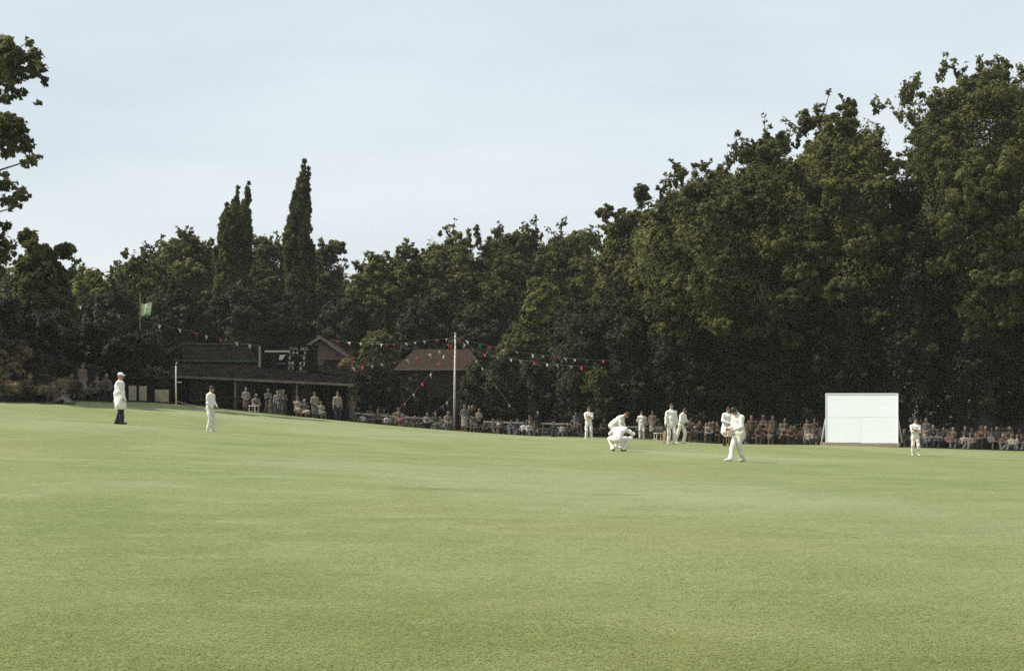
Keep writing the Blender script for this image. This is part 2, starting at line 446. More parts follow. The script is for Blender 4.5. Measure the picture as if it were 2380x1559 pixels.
DENS, SIZE = 2.7, 0.70
def tree(name, label, cat, px, Y, top, hw, leaf, n, size, base=None, seed=0, extra=(), nl=44, prof=0.62, group="trees round the ground", trunk=True, peak=0.0, lob=(0.17, 0.31), depth=None):
    r = np.random.default_rng(1000 + seed)
    x, y = XY(px, Y)
    z0 = gz(x, y)
    ztop = EYE - (top - HY) * Y / K
    zb = z0 + 0.3 if base is None else EYE - (base - HY) * Y / K
    Wd = hw * Y / K
    Dp = depth if depth else min(Wd, 7.5)
    H = ztop - zb
    lobes = []
    p_ = 2.5
    zc_ = zb - z0 + H * 0.45
    for i in range(nl):
        zz = 1 - 1.85 * (i + r.uniform(0.2, 0.8)) / nl
        ang = i * 2.39996 + r.uniform(-0.4, 0.4)
        hs = math.sqrt(max(0, 1 - zz * zz))
        sc_ = 1 / (abs(zz) ** p_ + hs ** p_) ** (1 / p_)
        inner = i % 6 == 5
        lr_ = min(Wd * r.uniform(*lob), H * 0.26)
        irr = r.uniform(0.84, 1.06 if zz < 0.5 else 0.97) * (0.5 if inner else 1.0)
        hh = (H * 0.55 if zz > 0 else H * 0.45) - lr_ * 0.8
        rx_ = max(0, Wd - lr_ * 0.75) * hs * sc_ * irr
        ry_ = max(0, Dp - lr_ * 0.5) * hs * sc_ * irr
        cz = zc_ + zz * sc_ * hh * min(irr, 1.02) * (0.80 + 0.20 * (1 - hs ** 2) if zz > 0.3 else 1)
        lobes.append((math.cos(ang) * rx_, math.sin(ang) * ry_, cz, lr_, lr_ * r.uniform(0.7, 0.95)))
    twigs = []; sv = []
    if trunk:
        extra = list(extra)
        for q in range(4):
            u_ = r.uniform(-0.92, 0.92)
            ze_ = zc_ + H * 0.55 * (1 - abs(u_) ** p_) ** (1 / p_) * r.uniform(0.93, 1.0)
            extra.append((px + u_ * hw, HY - (ze_ + z0 - EYE) * K / Y, r.uniform(4, 9) * 95 / Y))
    for (ex, ey, er) in extra:
        p = P(ex, ey, Y) - np.array((x, y, z0)); q = er * Y / K
        p[1] = r.uniform(-1, 1)
        if er >= 18:
            lobes.append((p[0], p[1], p[2], q, q)); continue
        ctr = np.array((0, 0, zc_))
        dr = nrm(p - ctr) * 0.5 + np.array((0, 0, 0.6))
        dr = nrm(dr + r.normal(size=3) * 0.25)
        root = p - dr * q * 3.2
        for b_ in range(3):
            tip = p + r.normal(size=3) * q * (0.35 + 0.5 * b_)
            twigs.append((root, (root + tip) / 2 + r.normal(size=3) * q * 0.2, tip))
            tiny = [tuple(root + (tip - root) * k_ + r.normal(size=3) * q * 0.22) + (q * 0.42, q * 0.36) for k_ in (0.25, 0.45, 0.62, 0.8, 0.95)]
            sv.append(leaves(tiny, int(8 + er * 1.6), size * 0.9, r, None, None, None))
    t_ = thing(name, label, cat, (x, y, z0), 0, group)
    n = int(n * DENS); size = size * SIZE
    sv.append(leaves(lobes, int(n * 0.76), size, r, None, None, None))
    m_ = int(n * 0.24)                                   # the leaves deeper in, closing the crown
    d_ = rand_dirs(m_, r)
    hs_ = np.sqrt(1 - d_[:, 2] ** 2)
    s_ = 1 / (np.abs(d_[:, 2]) ** p_ + hs_ ** p_) ** (1 / p_)
    bump = 1 + 0.10 * np.sin(d_[:, 0] * 9 + seed) * np.sin(d_[:, 1] * 8 + 2 * seed) + 0.07 * np.sin(d_[:, 2] * 13 + 5 * d_[:, 0] + seed)
    k_ = (s_ * bump * r.uniform(0.55, 0.86, m_))[:, None]
    pos_ = d_ * k_ * np.stack([np.full(m_, Wd), np.full(m_, Dp), np.where(d_[:, 2] > 0, H * 0.55 * 0.95, H * 0.45)], 1) + np.array((0, 0, zc_))
    sv.append(leaf_tris(pos_, d_ * 0.8 + np.array((0, 0, 0.4)) + r.normal(size=(m_, 3)) * 0.5, size, r))
    sv = np.concatenate(sv)
    link_mesh("crown", sv, np.arange(len(sv)).reshape(-1, 3), LEAF[leaf], t_)
    if trunk:
        mb = MB()
        rt = max(0.18, 0.03 * (ztop - z0))
        tz = (ztop - z0)
        pts = [(0, 0, -0.3), (0.05, 0, tz * 0.12), (r.uniform(-.3, .3), r.uniform(-.2, .2), tz * 0.35), (r.uniform(-.5, .5), 0, tz * 0.6), (r.uniform(-.3, .3), 0, tz * 0.7)]
        mb.tube(pts, [rt * 1.35, rt, rt * 0.75, rt * 0.45, rt * 0.12], 8)
        for q in range(9):
            lb = lobes[r.integers(0, len(lobes))]
            s0 = np.array(pts[2]) * r.uniform(0.6, 1.5)
            s0[2] = min(s0[2], tz * 0.6)
            e0 = np.array(lb[:3]); mid = (s0 + e0) / 2 + np.array((0, 0, 0.4))
            mb.tube([s0, mid, e0], [rt * 0.35, rt * 0.2, 0.03], 6)
        for tw in twigs: mb.tube(list(tw), [0.05, 0.035, 0.012], 4)
        mb.obj("trunk", BARK, t_, True)
    return t_

# the tall dense wood on the right
GR = "tall trees behind the right boundary"
tree("oak_tree", "tallest broad oak at the right edge, towering above the other trees", "tree", 2287, 84, 124, 208, 'oak', 100000, 0.26, seed=1, nl=120, group=GR, lob=(0.14, 0.26), depth=8.5, base=850,
     extra=[(2105, 190, 17), (2088, 215, 14), (2135, 165, 17), (2200, 140, 16), (2225, 138, 14), (2280, 130, 16), (2345, 135, 17), (2080, 250, 12), (2095, 205, 14), (2100, 260, 12)])
tree("beech_tree", "tall beech with yellowish sunlit top, left of the tallest oak", "tree", 1948, 89, 230, 126, 'beech', 70000, 0.28, seed=2, nl=80, group=GR, lob=(0.14, 0.26), depth=8.5, base=850,
     extra=[(1975, 232, 10), (2035, 240, 12), (2050, 290, 10), (1850, 275, 16), (1905, 245, 16), (1870, 290, 20)])
tree("beech_tree", "beech second in height step left of the sunlit-topped beech", "tree", 1785, 90, 308, 140, 'oak', 60000, 0.28, seed=3, nl=72, group=GR, lob=(0.14, 0.26), depth=8.5, base=850,
     extra=[(1738, 322, 10), (1715, 335, 12), (1830, 295, 14), (1770, 318, 14)])
tree("lime_tree", "lime tree with loose twiggy sprays above its left shoulder", "tree", 1660, 91, 372, 150, 'oak', 56000, 0.28, seed=4, nl=70, group=GR, lob=(0.14, 0.26), depth=8.5, base=850,
     extra=[(1575, 378, 9), (1592, 388, 8), (1612, 385, 10), (1628, 374, 8), (1555, 408, 12), (1536, 425, 10), (1572, 400, 10), (1700, 345, 14)])
tree("oak_tree", "oak standing low between the twiggy lime and the rounded grey-green tree", "tree", 1565, 94, 440, 115, 'beech', 38000, 0.29, seed=5, nl=60, group=GR, base=830, depth=7)
tree("rounded_tree", "rounded grey-green tree at the left foot of the rising right wood", "tree", 1455, 104, 456, 84, 'beech', 42000, 0.30, seed=6, nl=56, group=GR, extra=[(1405, 500, 18), (1395, 530, 14), (1490, 455, 18)])
# their dark lower neighbours, down to the ground
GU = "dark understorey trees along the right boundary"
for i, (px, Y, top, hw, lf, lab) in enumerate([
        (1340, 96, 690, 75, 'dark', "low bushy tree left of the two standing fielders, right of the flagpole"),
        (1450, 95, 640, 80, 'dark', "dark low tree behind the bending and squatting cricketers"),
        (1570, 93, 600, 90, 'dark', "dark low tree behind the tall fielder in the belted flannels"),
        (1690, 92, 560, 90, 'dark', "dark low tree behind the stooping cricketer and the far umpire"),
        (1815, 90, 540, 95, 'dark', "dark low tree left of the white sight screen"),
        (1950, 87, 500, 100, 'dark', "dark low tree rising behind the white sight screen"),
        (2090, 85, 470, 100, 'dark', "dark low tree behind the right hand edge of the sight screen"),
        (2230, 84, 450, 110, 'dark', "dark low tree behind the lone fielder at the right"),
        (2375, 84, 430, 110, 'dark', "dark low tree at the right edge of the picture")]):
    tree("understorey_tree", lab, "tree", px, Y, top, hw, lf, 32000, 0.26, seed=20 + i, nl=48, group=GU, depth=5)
# the belt behind the flagpole
GM = "trees beyond the flagpole"
for i, (px, Y, top, hw, lf, n, ex, lab) in enumerate([
        (1325, 122, 522, 120, 'beech', 42000, [(1300, 520, 14), (1350, 528, 14), (1385, 540, 12)], "broad tree next to the rounded grey-green tree, second right of the flagpole"),
        (1190, 122, 520, 120, 'oak', 42000, [(1150, 528, 16), (1215, 522, 14), (1245, 528, 10)], "broad flat-topped tree first to the right above the flagpole"),
        (1045, 121, 528, 125, 'beech', 42000, [(1040, 528, 12), (1105, 530, 6), (1090, 545, 8), (1110, 545, 6)], "tree with a small topknot directly above the flagpole"),
        (945, 119, 568, 80, 'oak', 26000, [(945, 560, 8), (925, 575, 7)], "small pointed tree left of the topknot tree"),
        (868, 118, 588, 82, 'lime', 28000, [(890, 590, 14), (830, 606, 10)], "yellowish tree in the dip of the skyline right of the poplars")]):
    tree("woodland_tree", lab, "tree", px, Y, top, hw, lf, n, 0.36, seed=40 + i, nl=60, group=GM, extra=ex)
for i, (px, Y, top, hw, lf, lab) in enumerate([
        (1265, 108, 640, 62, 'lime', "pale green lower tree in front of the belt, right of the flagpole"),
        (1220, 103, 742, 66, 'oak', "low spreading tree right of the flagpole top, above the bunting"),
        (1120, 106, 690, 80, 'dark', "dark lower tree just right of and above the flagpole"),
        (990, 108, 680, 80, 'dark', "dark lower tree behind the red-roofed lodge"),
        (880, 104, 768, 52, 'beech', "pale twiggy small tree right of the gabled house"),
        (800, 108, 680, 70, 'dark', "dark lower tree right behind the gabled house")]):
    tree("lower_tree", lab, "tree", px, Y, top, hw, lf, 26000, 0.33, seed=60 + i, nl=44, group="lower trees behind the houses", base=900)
# left belt and poplars
GL = "trees beyond the pavilion"
for i, (px, Y, top, hw, lf, n, ex, lab) in enumerate([
        (748, 124, 550, 64, 'oak', 30000, [(775, 580, 22), (795, 605, 14)], "dome shaped tree close against the right side of the taller poplar"),
        (618, 126, 533, 85, 'oak', 30000, [(590, 540, 14), (640, 540, 12)], "tree filling the gap between the two poplars"),
        (425, 120, 534, 125, 'beech', 42000, [(425, 534, 10), (375, 545, 14), (455, 545, 14), (480, 560, 14)], "broad tree left of the shorter poplar"),
        (315, 116, 570, 72, 'beech', 26000, [(275, 600, 12), (330, 570, 12)], "stepped tree left of the broad tree behind the flag"),
        (215, 112, 603, 66, 'lime', 22000, [], "low tree in the skyline dip at the left"),
        (95, 84, 550, 80, 'oak', 34000, [(60, 550, 18), (140, 580, 18), (165, 600, 14)], "dark tree at the left, under the overhanging branches")]):
    tree("background_tree", lab, "tree", px, Y, top, hw, lf, n, 0.34, seed=80 + i, nl=56, group=GL, extra=ex)
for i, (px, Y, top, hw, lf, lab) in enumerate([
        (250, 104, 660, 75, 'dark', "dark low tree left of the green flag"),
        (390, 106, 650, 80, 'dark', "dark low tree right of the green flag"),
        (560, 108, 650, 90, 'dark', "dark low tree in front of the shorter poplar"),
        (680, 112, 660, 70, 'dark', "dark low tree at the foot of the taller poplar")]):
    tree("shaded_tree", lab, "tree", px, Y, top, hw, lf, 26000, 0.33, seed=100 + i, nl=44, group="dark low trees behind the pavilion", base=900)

def poplar(label, spires, Y, seed, px0):
    """spires: list of (base px, base py, top px, top py, half width px)"""
    r = np.random.default_rng(seed)
    x, y = XY(px0, Y); z0 = gz(x, y)
    t_ = thing("poplar_tree", label, "tree", (x, y, z0), 0, "the two poplars")
    lobes = []; mb = MB()
    for (bx, by, tx, ty, hw) in spires:
        nseg = int((by - ty) / 11)
        for i in range(nseg):
            tt = i / (nseg - 1)
            prof = (min(1, (0.70 + tt * 1.6))) * max(0.07, 1 - max(0, tt - 0.52) / 0.49) ** 0.78
            cxp = bx + (tx - bx) * tt ** 1.5; cyp = by + (ty - by) * tt
            for s in range(2):
                w_ = hw * prof
                ang = r.uniform(0, 6.28)
                off = w_ * 0.55 * r.uniform(0.45, 1.15)
                p = P(cxp + math.cos(ang) * off, cyp, Y)
                q = max(w_ * 0.48, 2.2) * Y / K * r.uniform(0.8, 1.2)
                lobes.append((p[0] - x, math.sin(ang) * off * Y / K, p[2] - z0, q, q * 1.7))
        a = P(bx, by, Y) - np.array((x, y, z0)); c_ = P(tx, ty + 20, Y) - np.array((x, y, z0))
        mb.tube([np.array((0, 0, -0.2)), a, (a + c_) / 2 + np.array((0.1, 0, 0)), c_], [0.45, 0.35, 0.2, 0.04], 8)
    leaves(lobes, 70000, 0.31, r, "crown", LEAF['poplar'], t_, up=0.1, flat=1.4)
    mb.obj("trunk", BARK, t_, True)
poplar("taller poplar, a single slim spire leaning a little right", [(688, 780, 706, 376, 37), (702, 600, 717, 392, 15)], 112, 5, 686)
poplar("shorter poplar with its top split into three spires", [(538, 780, 536, 510, 37), (535, 660, 552, 436, 25), (553, 660, 577, 426, 27), (520, 660, 526, 476, 23)], 112, 6, 535)

# near tree whose branches hang in from the left
def overhang():
    r = np.random.default_rng(99)
    Y = 67
    x, y = XY(-330, Y); z0 = gz(x, y)
    t_ = thing("oak_tree", "nearest oak, only its leafy branch ends hanging in at the left edge", "tree", (x, y, z0), 0, None)
    lobes = []
    spec = [(20, 140, 40), (55, 150, 32), (85, 165, 18), (60, 120, 20), (100, 185, 10), (20, 185, 30), (75, 105, 10), (5, 120, 30),
            (12, 230, 18), (38, 215, 14), (72, 228, 6), (28, 295, 34), (55, 320, 24), (20, 340, 32), (75, 350, 14), (5, 300, 30), (55, 365, 14), (62, 385, 8), (82, 360, 8), (66, 295, 10),
            (15, 430, 26), (40, 450, 18), (58, 462, 8), (10, 465, 20), (48, 480, 6), (5, 525, 12), (8, 560, 18), (30, 572, 8), (-5, 590, 25), (0, 630, 14), (5, 650, 10)]
    for (a, b_, c_) in spec:
        p = P(a, b_, Y)
        lobes.append((p[0] - x, r.uniform(-1.2, 1.2), p[2] - z0, c_ * Y / K * 1.05, c_ * Y / K * 0.95))
    for i in range(60):
        p = P(r.uniform(-640, -115), r.uniform(110, 640), Y)
        q = r.uniform(50, 95) * Y / K
        lobes.append((p[0] - x, r.uniform(-4, 4), p[2] - z0, q, q * 0.8))
    leaves(lobes, 120000, 0.24, r, "crown", LEAF['beech'], t_)
    mb = MB()
    mb.tube([(0, 0, -0.3), (0, 0, 3), (0.1, 0, 7), (0, 0, 11), (0.2, 0, 15)], [0.6, 0.45, 0.36, 0.22, 0.05], 10)
    for lb in lobes[:31:3] + lobes[31::3]:
        e0 = np.array(lb[:3]); s0 = np.array((0, 0, max(3, e0[2] * 0.7)))
        mb.tube([s0, (s0 + e0) / 2 + np.array((0, 0, 0.25)), e0], [0.14, 0.08, 0.02], 6)
    mb.obj("trunk", BARK, t_, True)
overhang()

# the short turf itself, blade by blade where the camera is near enough to see it
r = np.random.default_rng(77)
nb_ = 520000
yy_ = np.exp(r.uniform(math.log(6.5), math.log(30.0), nb_))
xx_ = r.uniform(-1, 1, nb_) * (yy_ * 0.42 + 1.2)
keep = r.uniform(0, 1, nb_) < np.clip((24 - yy_) / 15, 0, 1)
xx_, yy_ = xx_[keep], yy_[keep]
pos_ = np.stack([xx_, yy_, ground_z(xx_, yy_) + 0.004], 1)
nv2 = rand_dirs(len(pos_), r) * np.array((1, 1, 0.4)) + np.array((0, 0, 1.9))
tv = leaf_tris(pos_, nv2, 0.016, r)
turf = link_mesh("grass", tv, np.arange(len(tv)).reshape(-1, 3), LEAF['turf'], None)
tag(turf, "short mown grass blades of the outfield in the foreground", "grass", kind="stuff")

# a wood far behind, one mass
r = np.random.default_rng(55)
sky_px = [(-900, 500), (-400, 560), (0, 600), (160, 610), (260, 630), (400, 570), (700, 580), (810, 630), (900, 610), (1050, 560), (1300, 550), (1400, 545), (1500, 500), (1600, 440), (1750, 370), (1900, 300), (1980, 270), (2060, 305), (2110, 260), (2200, 200), (2400, 200), (2800, 230), (3500, 300)]
sx, sy = zip(*sky_px)
lobes = []
for i in range(620):
    px = r.uniform(-900, 3500); Y = r.uniform(138, 152)
    tp = np.interp(px, sx, sy) + 3
    py = tp + (995 - tp) * r.uniform(0, 1)
    p = P(px, py, Y); q = r.uniform(2.2, 4.0)
    lobes.append((p[0], p[1], p[2] - q, q, q))
far = leaves(lobes, 460000, 0.5, r, "distant_woodland", LEAF['oak'], None)
tag(far, "unbroken dark woodland far behind the trees round the ground", "woodland", kind="stuff")

# shrubs and hedges round the buildings and on the left bank
def shrub(label, px, Y, top, hw, leaf, n=9000, size=0.22, base=None, seed=0, name="shrub", group="shrubs round the boundary", nl=18):
    return tree(name, label, "shrub", px, Y, top, hw, leaf, n, size, base=base, seed=300 + seed, nl=nl, group=group, trunk=False, prof=0.45, depth=2.0, lob=(0.22, 0.42))
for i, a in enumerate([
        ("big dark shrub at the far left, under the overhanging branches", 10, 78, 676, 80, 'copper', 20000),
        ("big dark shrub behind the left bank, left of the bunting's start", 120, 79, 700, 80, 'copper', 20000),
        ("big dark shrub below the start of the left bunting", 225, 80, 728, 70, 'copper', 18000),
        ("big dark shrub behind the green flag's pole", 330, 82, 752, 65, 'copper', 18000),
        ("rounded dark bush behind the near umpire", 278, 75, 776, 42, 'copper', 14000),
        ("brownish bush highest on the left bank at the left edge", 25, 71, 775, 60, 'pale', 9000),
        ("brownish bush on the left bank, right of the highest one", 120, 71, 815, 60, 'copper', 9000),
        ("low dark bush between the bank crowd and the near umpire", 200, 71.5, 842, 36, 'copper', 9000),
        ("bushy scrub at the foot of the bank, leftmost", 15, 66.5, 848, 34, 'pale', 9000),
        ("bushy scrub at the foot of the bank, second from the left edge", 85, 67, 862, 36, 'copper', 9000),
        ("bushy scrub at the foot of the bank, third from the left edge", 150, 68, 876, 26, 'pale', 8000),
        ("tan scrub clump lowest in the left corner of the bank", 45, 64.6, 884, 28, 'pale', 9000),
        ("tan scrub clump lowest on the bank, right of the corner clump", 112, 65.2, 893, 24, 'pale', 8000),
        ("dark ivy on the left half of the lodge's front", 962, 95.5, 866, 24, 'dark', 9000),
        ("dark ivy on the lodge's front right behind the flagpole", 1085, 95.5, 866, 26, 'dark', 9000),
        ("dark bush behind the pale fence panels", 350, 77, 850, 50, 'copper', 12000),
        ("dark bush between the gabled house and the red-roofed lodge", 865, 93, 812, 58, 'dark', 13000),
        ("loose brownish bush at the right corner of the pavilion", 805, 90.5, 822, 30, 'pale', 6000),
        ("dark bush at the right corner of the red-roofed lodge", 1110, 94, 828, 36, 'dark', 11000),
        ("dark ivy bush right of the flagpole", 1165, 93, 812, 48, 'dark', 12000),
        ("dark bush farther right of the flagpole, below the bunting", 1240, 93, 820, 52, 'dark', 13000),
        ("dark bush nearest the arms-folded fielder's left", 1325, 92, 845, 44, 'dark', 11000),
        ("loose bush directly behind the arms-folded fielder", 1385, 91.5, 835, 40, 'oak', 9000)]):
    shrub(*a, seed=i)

# ------------------------------------------------------------------ pavilion
def frame2(p0, p1):
    d = np.array(p1, float) - np.array(p0, float); d[2] = 0
    ln = np.linalg.norm(d); d /= ln
    return d, np.array((-d[1], d[0], 0.0)), ln
A = P(405, 945, 84.0); B = P(806, 985, 87.0)
ux, uy, ln = frame2(A, B)          # along the front, and back into the building
zl, zr = gz(A[0], A[1]), gz(B[0], B[1])
pav = thing("pavilion", "long dark timber pavilion with open verandah, below the scoreboard", "pavilion", (0, 0, 0))
def Q(s, d, z): return A[:2].tolist() and np.array((A[0] + ux[0] * s + uy[0] * d, A[1] + ux[1] * s + uy[1] * d, z))
def along(px):                     # distance along the front that shows at photo column px
    k = (px - CX) / K
    return (k * A[1] - A[0]) / (ux[0] - k * ux[1])
zE0, zE1 = P(0, 873, A[1])[2], P(0, 893, B[1])[2]   # verandah eave, left and right
def ze(s): return zE0 + (zE1 - zE0) * s / ln
zR = P(0, 838, 88)[2]
floor0 = zl - 0.15
MB().slab([Q(0, -1.2, floor0 + 0.25), Q(ln, -1.2, zr + 0.2), Q(ln, 3.4, zr + 0.25), Q(0, 3.4, floor0 + 0.3)], 0.6).obj("deck", M['timber'], pav)
w = MB()
w.slab([Q(0, 3.0, floor0), Q(ln, 3.0, zr - 0.3), Q(ln, 3.0, zR - 0.3), Q(0, 3.0, zR - 0.3)], 0.15)
w.slab([Q(0, 0.2, floor0), Q(0, 3.0, floor0), Q(0, 3.0, zR - 0.3), Q(0, 0.2, ze(0) - 0.15)], 0.12)
w.slab([Q(ln, 3.0, zr - .3), Q(ln, 0.2, zr - .3), Q(ln, 0.2, ze(ln) - 0.15), Q(ln, 3.0, zR - 0.3)], 0.12)
w.obj("wall", M['timber'], pav)
MB().slab([Q(-0.2, -0.6, ze(0)), Q(ln + 0.3, -0.6, ze(ln)), Q(ln + 0.3, 3.1, zR - 0.25), Q(-0.2, 3.1, zR - 0.15)], 0.08).obj("verandah_roof", M['felt'], pav)
MB().slab([Q(-0.2, -0.66, ze(0) + 0.02), Q(ln + 0.3, -0.66, ze(ln) + 0.02), Q(ln + 0.3, -0.66, ze(ln) - 0.12), Q(-0.2, -0.66, ze(0) - 0.12)], 0.04).obj("fascia", M['edge'], pav)
zT = P(0, 803, 91)[2]
rf = MB()
rf.slab([Q(0.8, 3.0, zR - 0.1), Q(along(612), 3.0, zR - 0.1), Q(along(612), 6.4, zT), Q(0.8, 6.4, zT)], 0.1)
rf.slab([Q(0.8, 9.8, zR - 0.1), Q(0.8, 6.44, zT), Q(along(612), 6.44, zT), Q(along(612), 9.8, zR - 0.1)], 0.1)
rf.obj("roof", M['felt'], pav)
MB().tube([Q(0.8, 6.42, zT + 0.05), Q(along(612), 6.42, zT + 0.05)], 0.09, 6).obj("ridge", M['tile'], pav)
MB().box(Q(along(530), 2.9, zR - 0.02), (6.0, 0.1, 0.09), np.stack([ux, uy, (0, 0, 1)], 1)).obj("gutter", noisy("verdigris gutter", (0.03, 0.06, 0.055), (0.07, 0.11, 0.10), 4), pav)
for px in (430, 545, 612, 687, 760, 802):
    s = along(px)
    MB().box(Q(s, -0.45, (ze(s) + floor0 - 1.0) / 2), (0.10, 0.10, ze(s) - floor0 + 0.8)).obj("post", M['edge'] if px in (545, 687) else M['timber'], pav)
R_ = np.stack([ux, uy, (0, 0, 1)], 1)
for px in (475, 580, 720):
    s = along(px); zc = (ze(s) + floor0) / 2 + 0.2
    wf = MB()
    for dx, dz, sx_, sz_ in ((-.62, 0, .1, 1.2), (.62, 0, .1, 1.2), (0, .55, 1.14, .1), (0, -.55, 1.14, .1), (0, 0, .06, 1.0)):
        wf.box(Q(s + dx, 2.80, zc + dz), (sx_, 0.08, sz_), R_)
    f_ = wf.obj("window", M['edge'], pav)
    MB().box(Q(s, 2.835, zc), (1.12, 0.02, 1.0), R_).obj("pane", M['glass'], f_)
for px in (525, 648):
    s = along(px); zb_ = floor0 + (zr - floor0) * s / ln
    d_ = MB().box(Q(s, 2.80, zb_ + 1.15), (0.95, 0.08, 2.0), R_).obj("door", noisy("dark door", (0.02, 0.024, 0.02), (0.04, 0.045, 0.038), 4), pav)
    MB().box(Q(s + 0.36, 2.72, zb_ + 1.1), (0.05, 0.08, 0.14), R_).obj("handle", M['iron'], d_)
br_ = MB()
for s in np.arange(0.3, ln, 0.75):
    br_.box(Q(s, -1.08, floor0 + (zr - floor0) * s / ln + 0.62), (0.05, 0.05, 0.75), R_)
br_.slab([Q(0, -1.05, floor0 + 1.02), Q(ln, -1.05, zr + 0.95), Q(ln, -1.13, zr + 0.95), Q(0, -1.13, floor0 + 1.02)], 0.06)
br_.obj("balustrade", M['timber'], pav)

# scoreboard standing over the verandah roof
sb = thing("scoreboard", "black scoreboard headed TOTAL and WKTS on the pavilion roof", "scoreboard", (0, 0, 0))
SY = 87.6
def S(px, py, d=0.0): return P(px, py, SY - d)
def rect(mb, x0, y0, x1, y1, d, th):
    return mb.slab([S(x0, y1, d), S(x1, y1, d), S(x1, y0, d), S(x0, y0, d)], th)
mb = MB(); rect(mb, 606, 806, 736, 879, 0, 0.35); mb.obj("panel", M['board'], sb)
mb = MB(); rect(mb, 601, 803, 606, 884, 0.04, 0.4); mb.obj("side_post", noisy("greenish white post", (0.14, 0.15, 0.10), (0.26, 0.26, 0.20), 4), sb)
mb = MB(); rect(mb, 606, 801.5, 738, 806, 0.1, 0.5); mb.obj("cap_board", M['board'], sb)
mb = MB(); rect(mb, 615, 814, 673, 818.5, 0.04, 0.03); mb.obj("header_strip", M['letter'], sb)
for x in (612, 730): MB().tube([S(x, 879, -0.15), S(x, 900, -0.15)], 0.06, 6).obj("leg", M['timber'], sb)
def text(s, px, py, hpx, wpx=None, mat='letter', fit=None):
    cu = bpy.data.curves.new("lettering", 'FONT')
    cu.body = s; cu.size = 1.0; cu.align_x = 'CENTER'; cu.align_y = 'CENTER'; cu.extrude = 0.012; cu.offset = 0.012
    cu.materials.append(M[mat])
    tmp = bpy.data.objects.new("lettering", cu)
    COL.objects.link(tmp)
    me = bpy.data.meshes.new_from_object(tmp.evaluated_get(bpy.context.evaluated_depsgraph_get()))
    bpy.data.objects.remove(tmp)
    if not me.materials: me.materials.append(M[mat])
    o = bpy.data.objects.new("lettering", me)
    COL.objects.link(o)
    o.location = S(px, py, 0.03)
    o.rotation_euler = (math.radians(90), 0, 0)
    k = hpx * SY / K / 0.70
    if fit:
        vx = [v.co.x for v in me.vertices]; wpx = fit * SY / K / (max(vx) - min(vx)) / k
    o.scale = (k * (wpx or 1.0), k, 0.6)
    o.parent = sb
z2 = 0.99167
def zs(zx, zy): return (560 + zx / 10.818) * z2, (790 + zy / 10.818) * z2
text("TOTAL", *zs(1385, 285), 7.5, fit=21)
text("WKTS", *zs(1652, 298), 7.5, fit=17)
for s_, x_, y_ in [("1", 1290, 400), ("4", 1378, 400), ("4", 1470, 402), ("3", 1670, 405), ("6", 1290, 525), ("8", 1650, 535), ("0", 1277, 658), ("8", 1362, 660),
                   ("4", 1556, 664), ("3", 1650, 672), ("1", 1275, 790), ("7", 1360, 790), ("4", 1560, 800), ("1", 1265, 925), ("1", 1355, 927), ("1", 1552, 930), ("1", 1636, 935)]:
    text(s_, *zs(x_, y_), 7.5, 1.15)
for x0, x1, y_ in [(1270, 1415, 465), (1535, 1700, 475), (1250, 1395, 722), (1530, 1675, 735), (1250, 1415, 857), (1490, 1725, 868), (960, 1190, 668)]:
    mb = MB(); n_ = int((x1 - x0) / 28)
    for j in range(n_):
        a_, b_ = zs(x0 + j * 28, y_ - 12); c_, d_ = zs(x0 + j * 28 + 20, y_ + 12)
        rect(mb, a_, b_, c_, d_, 0.03, 0.02)
    mb.obj("name_strip", M['dimletter'], sb)
mb = MB(); q_ = [zs(1010, 575), zs(1095, 575), zs(1185, 445), zs(1040, 450)]
mb.slab([S(*a_, 0.10) for a_ in q_], 0.04); mb.obj("number_plate", M['letter'], sb)

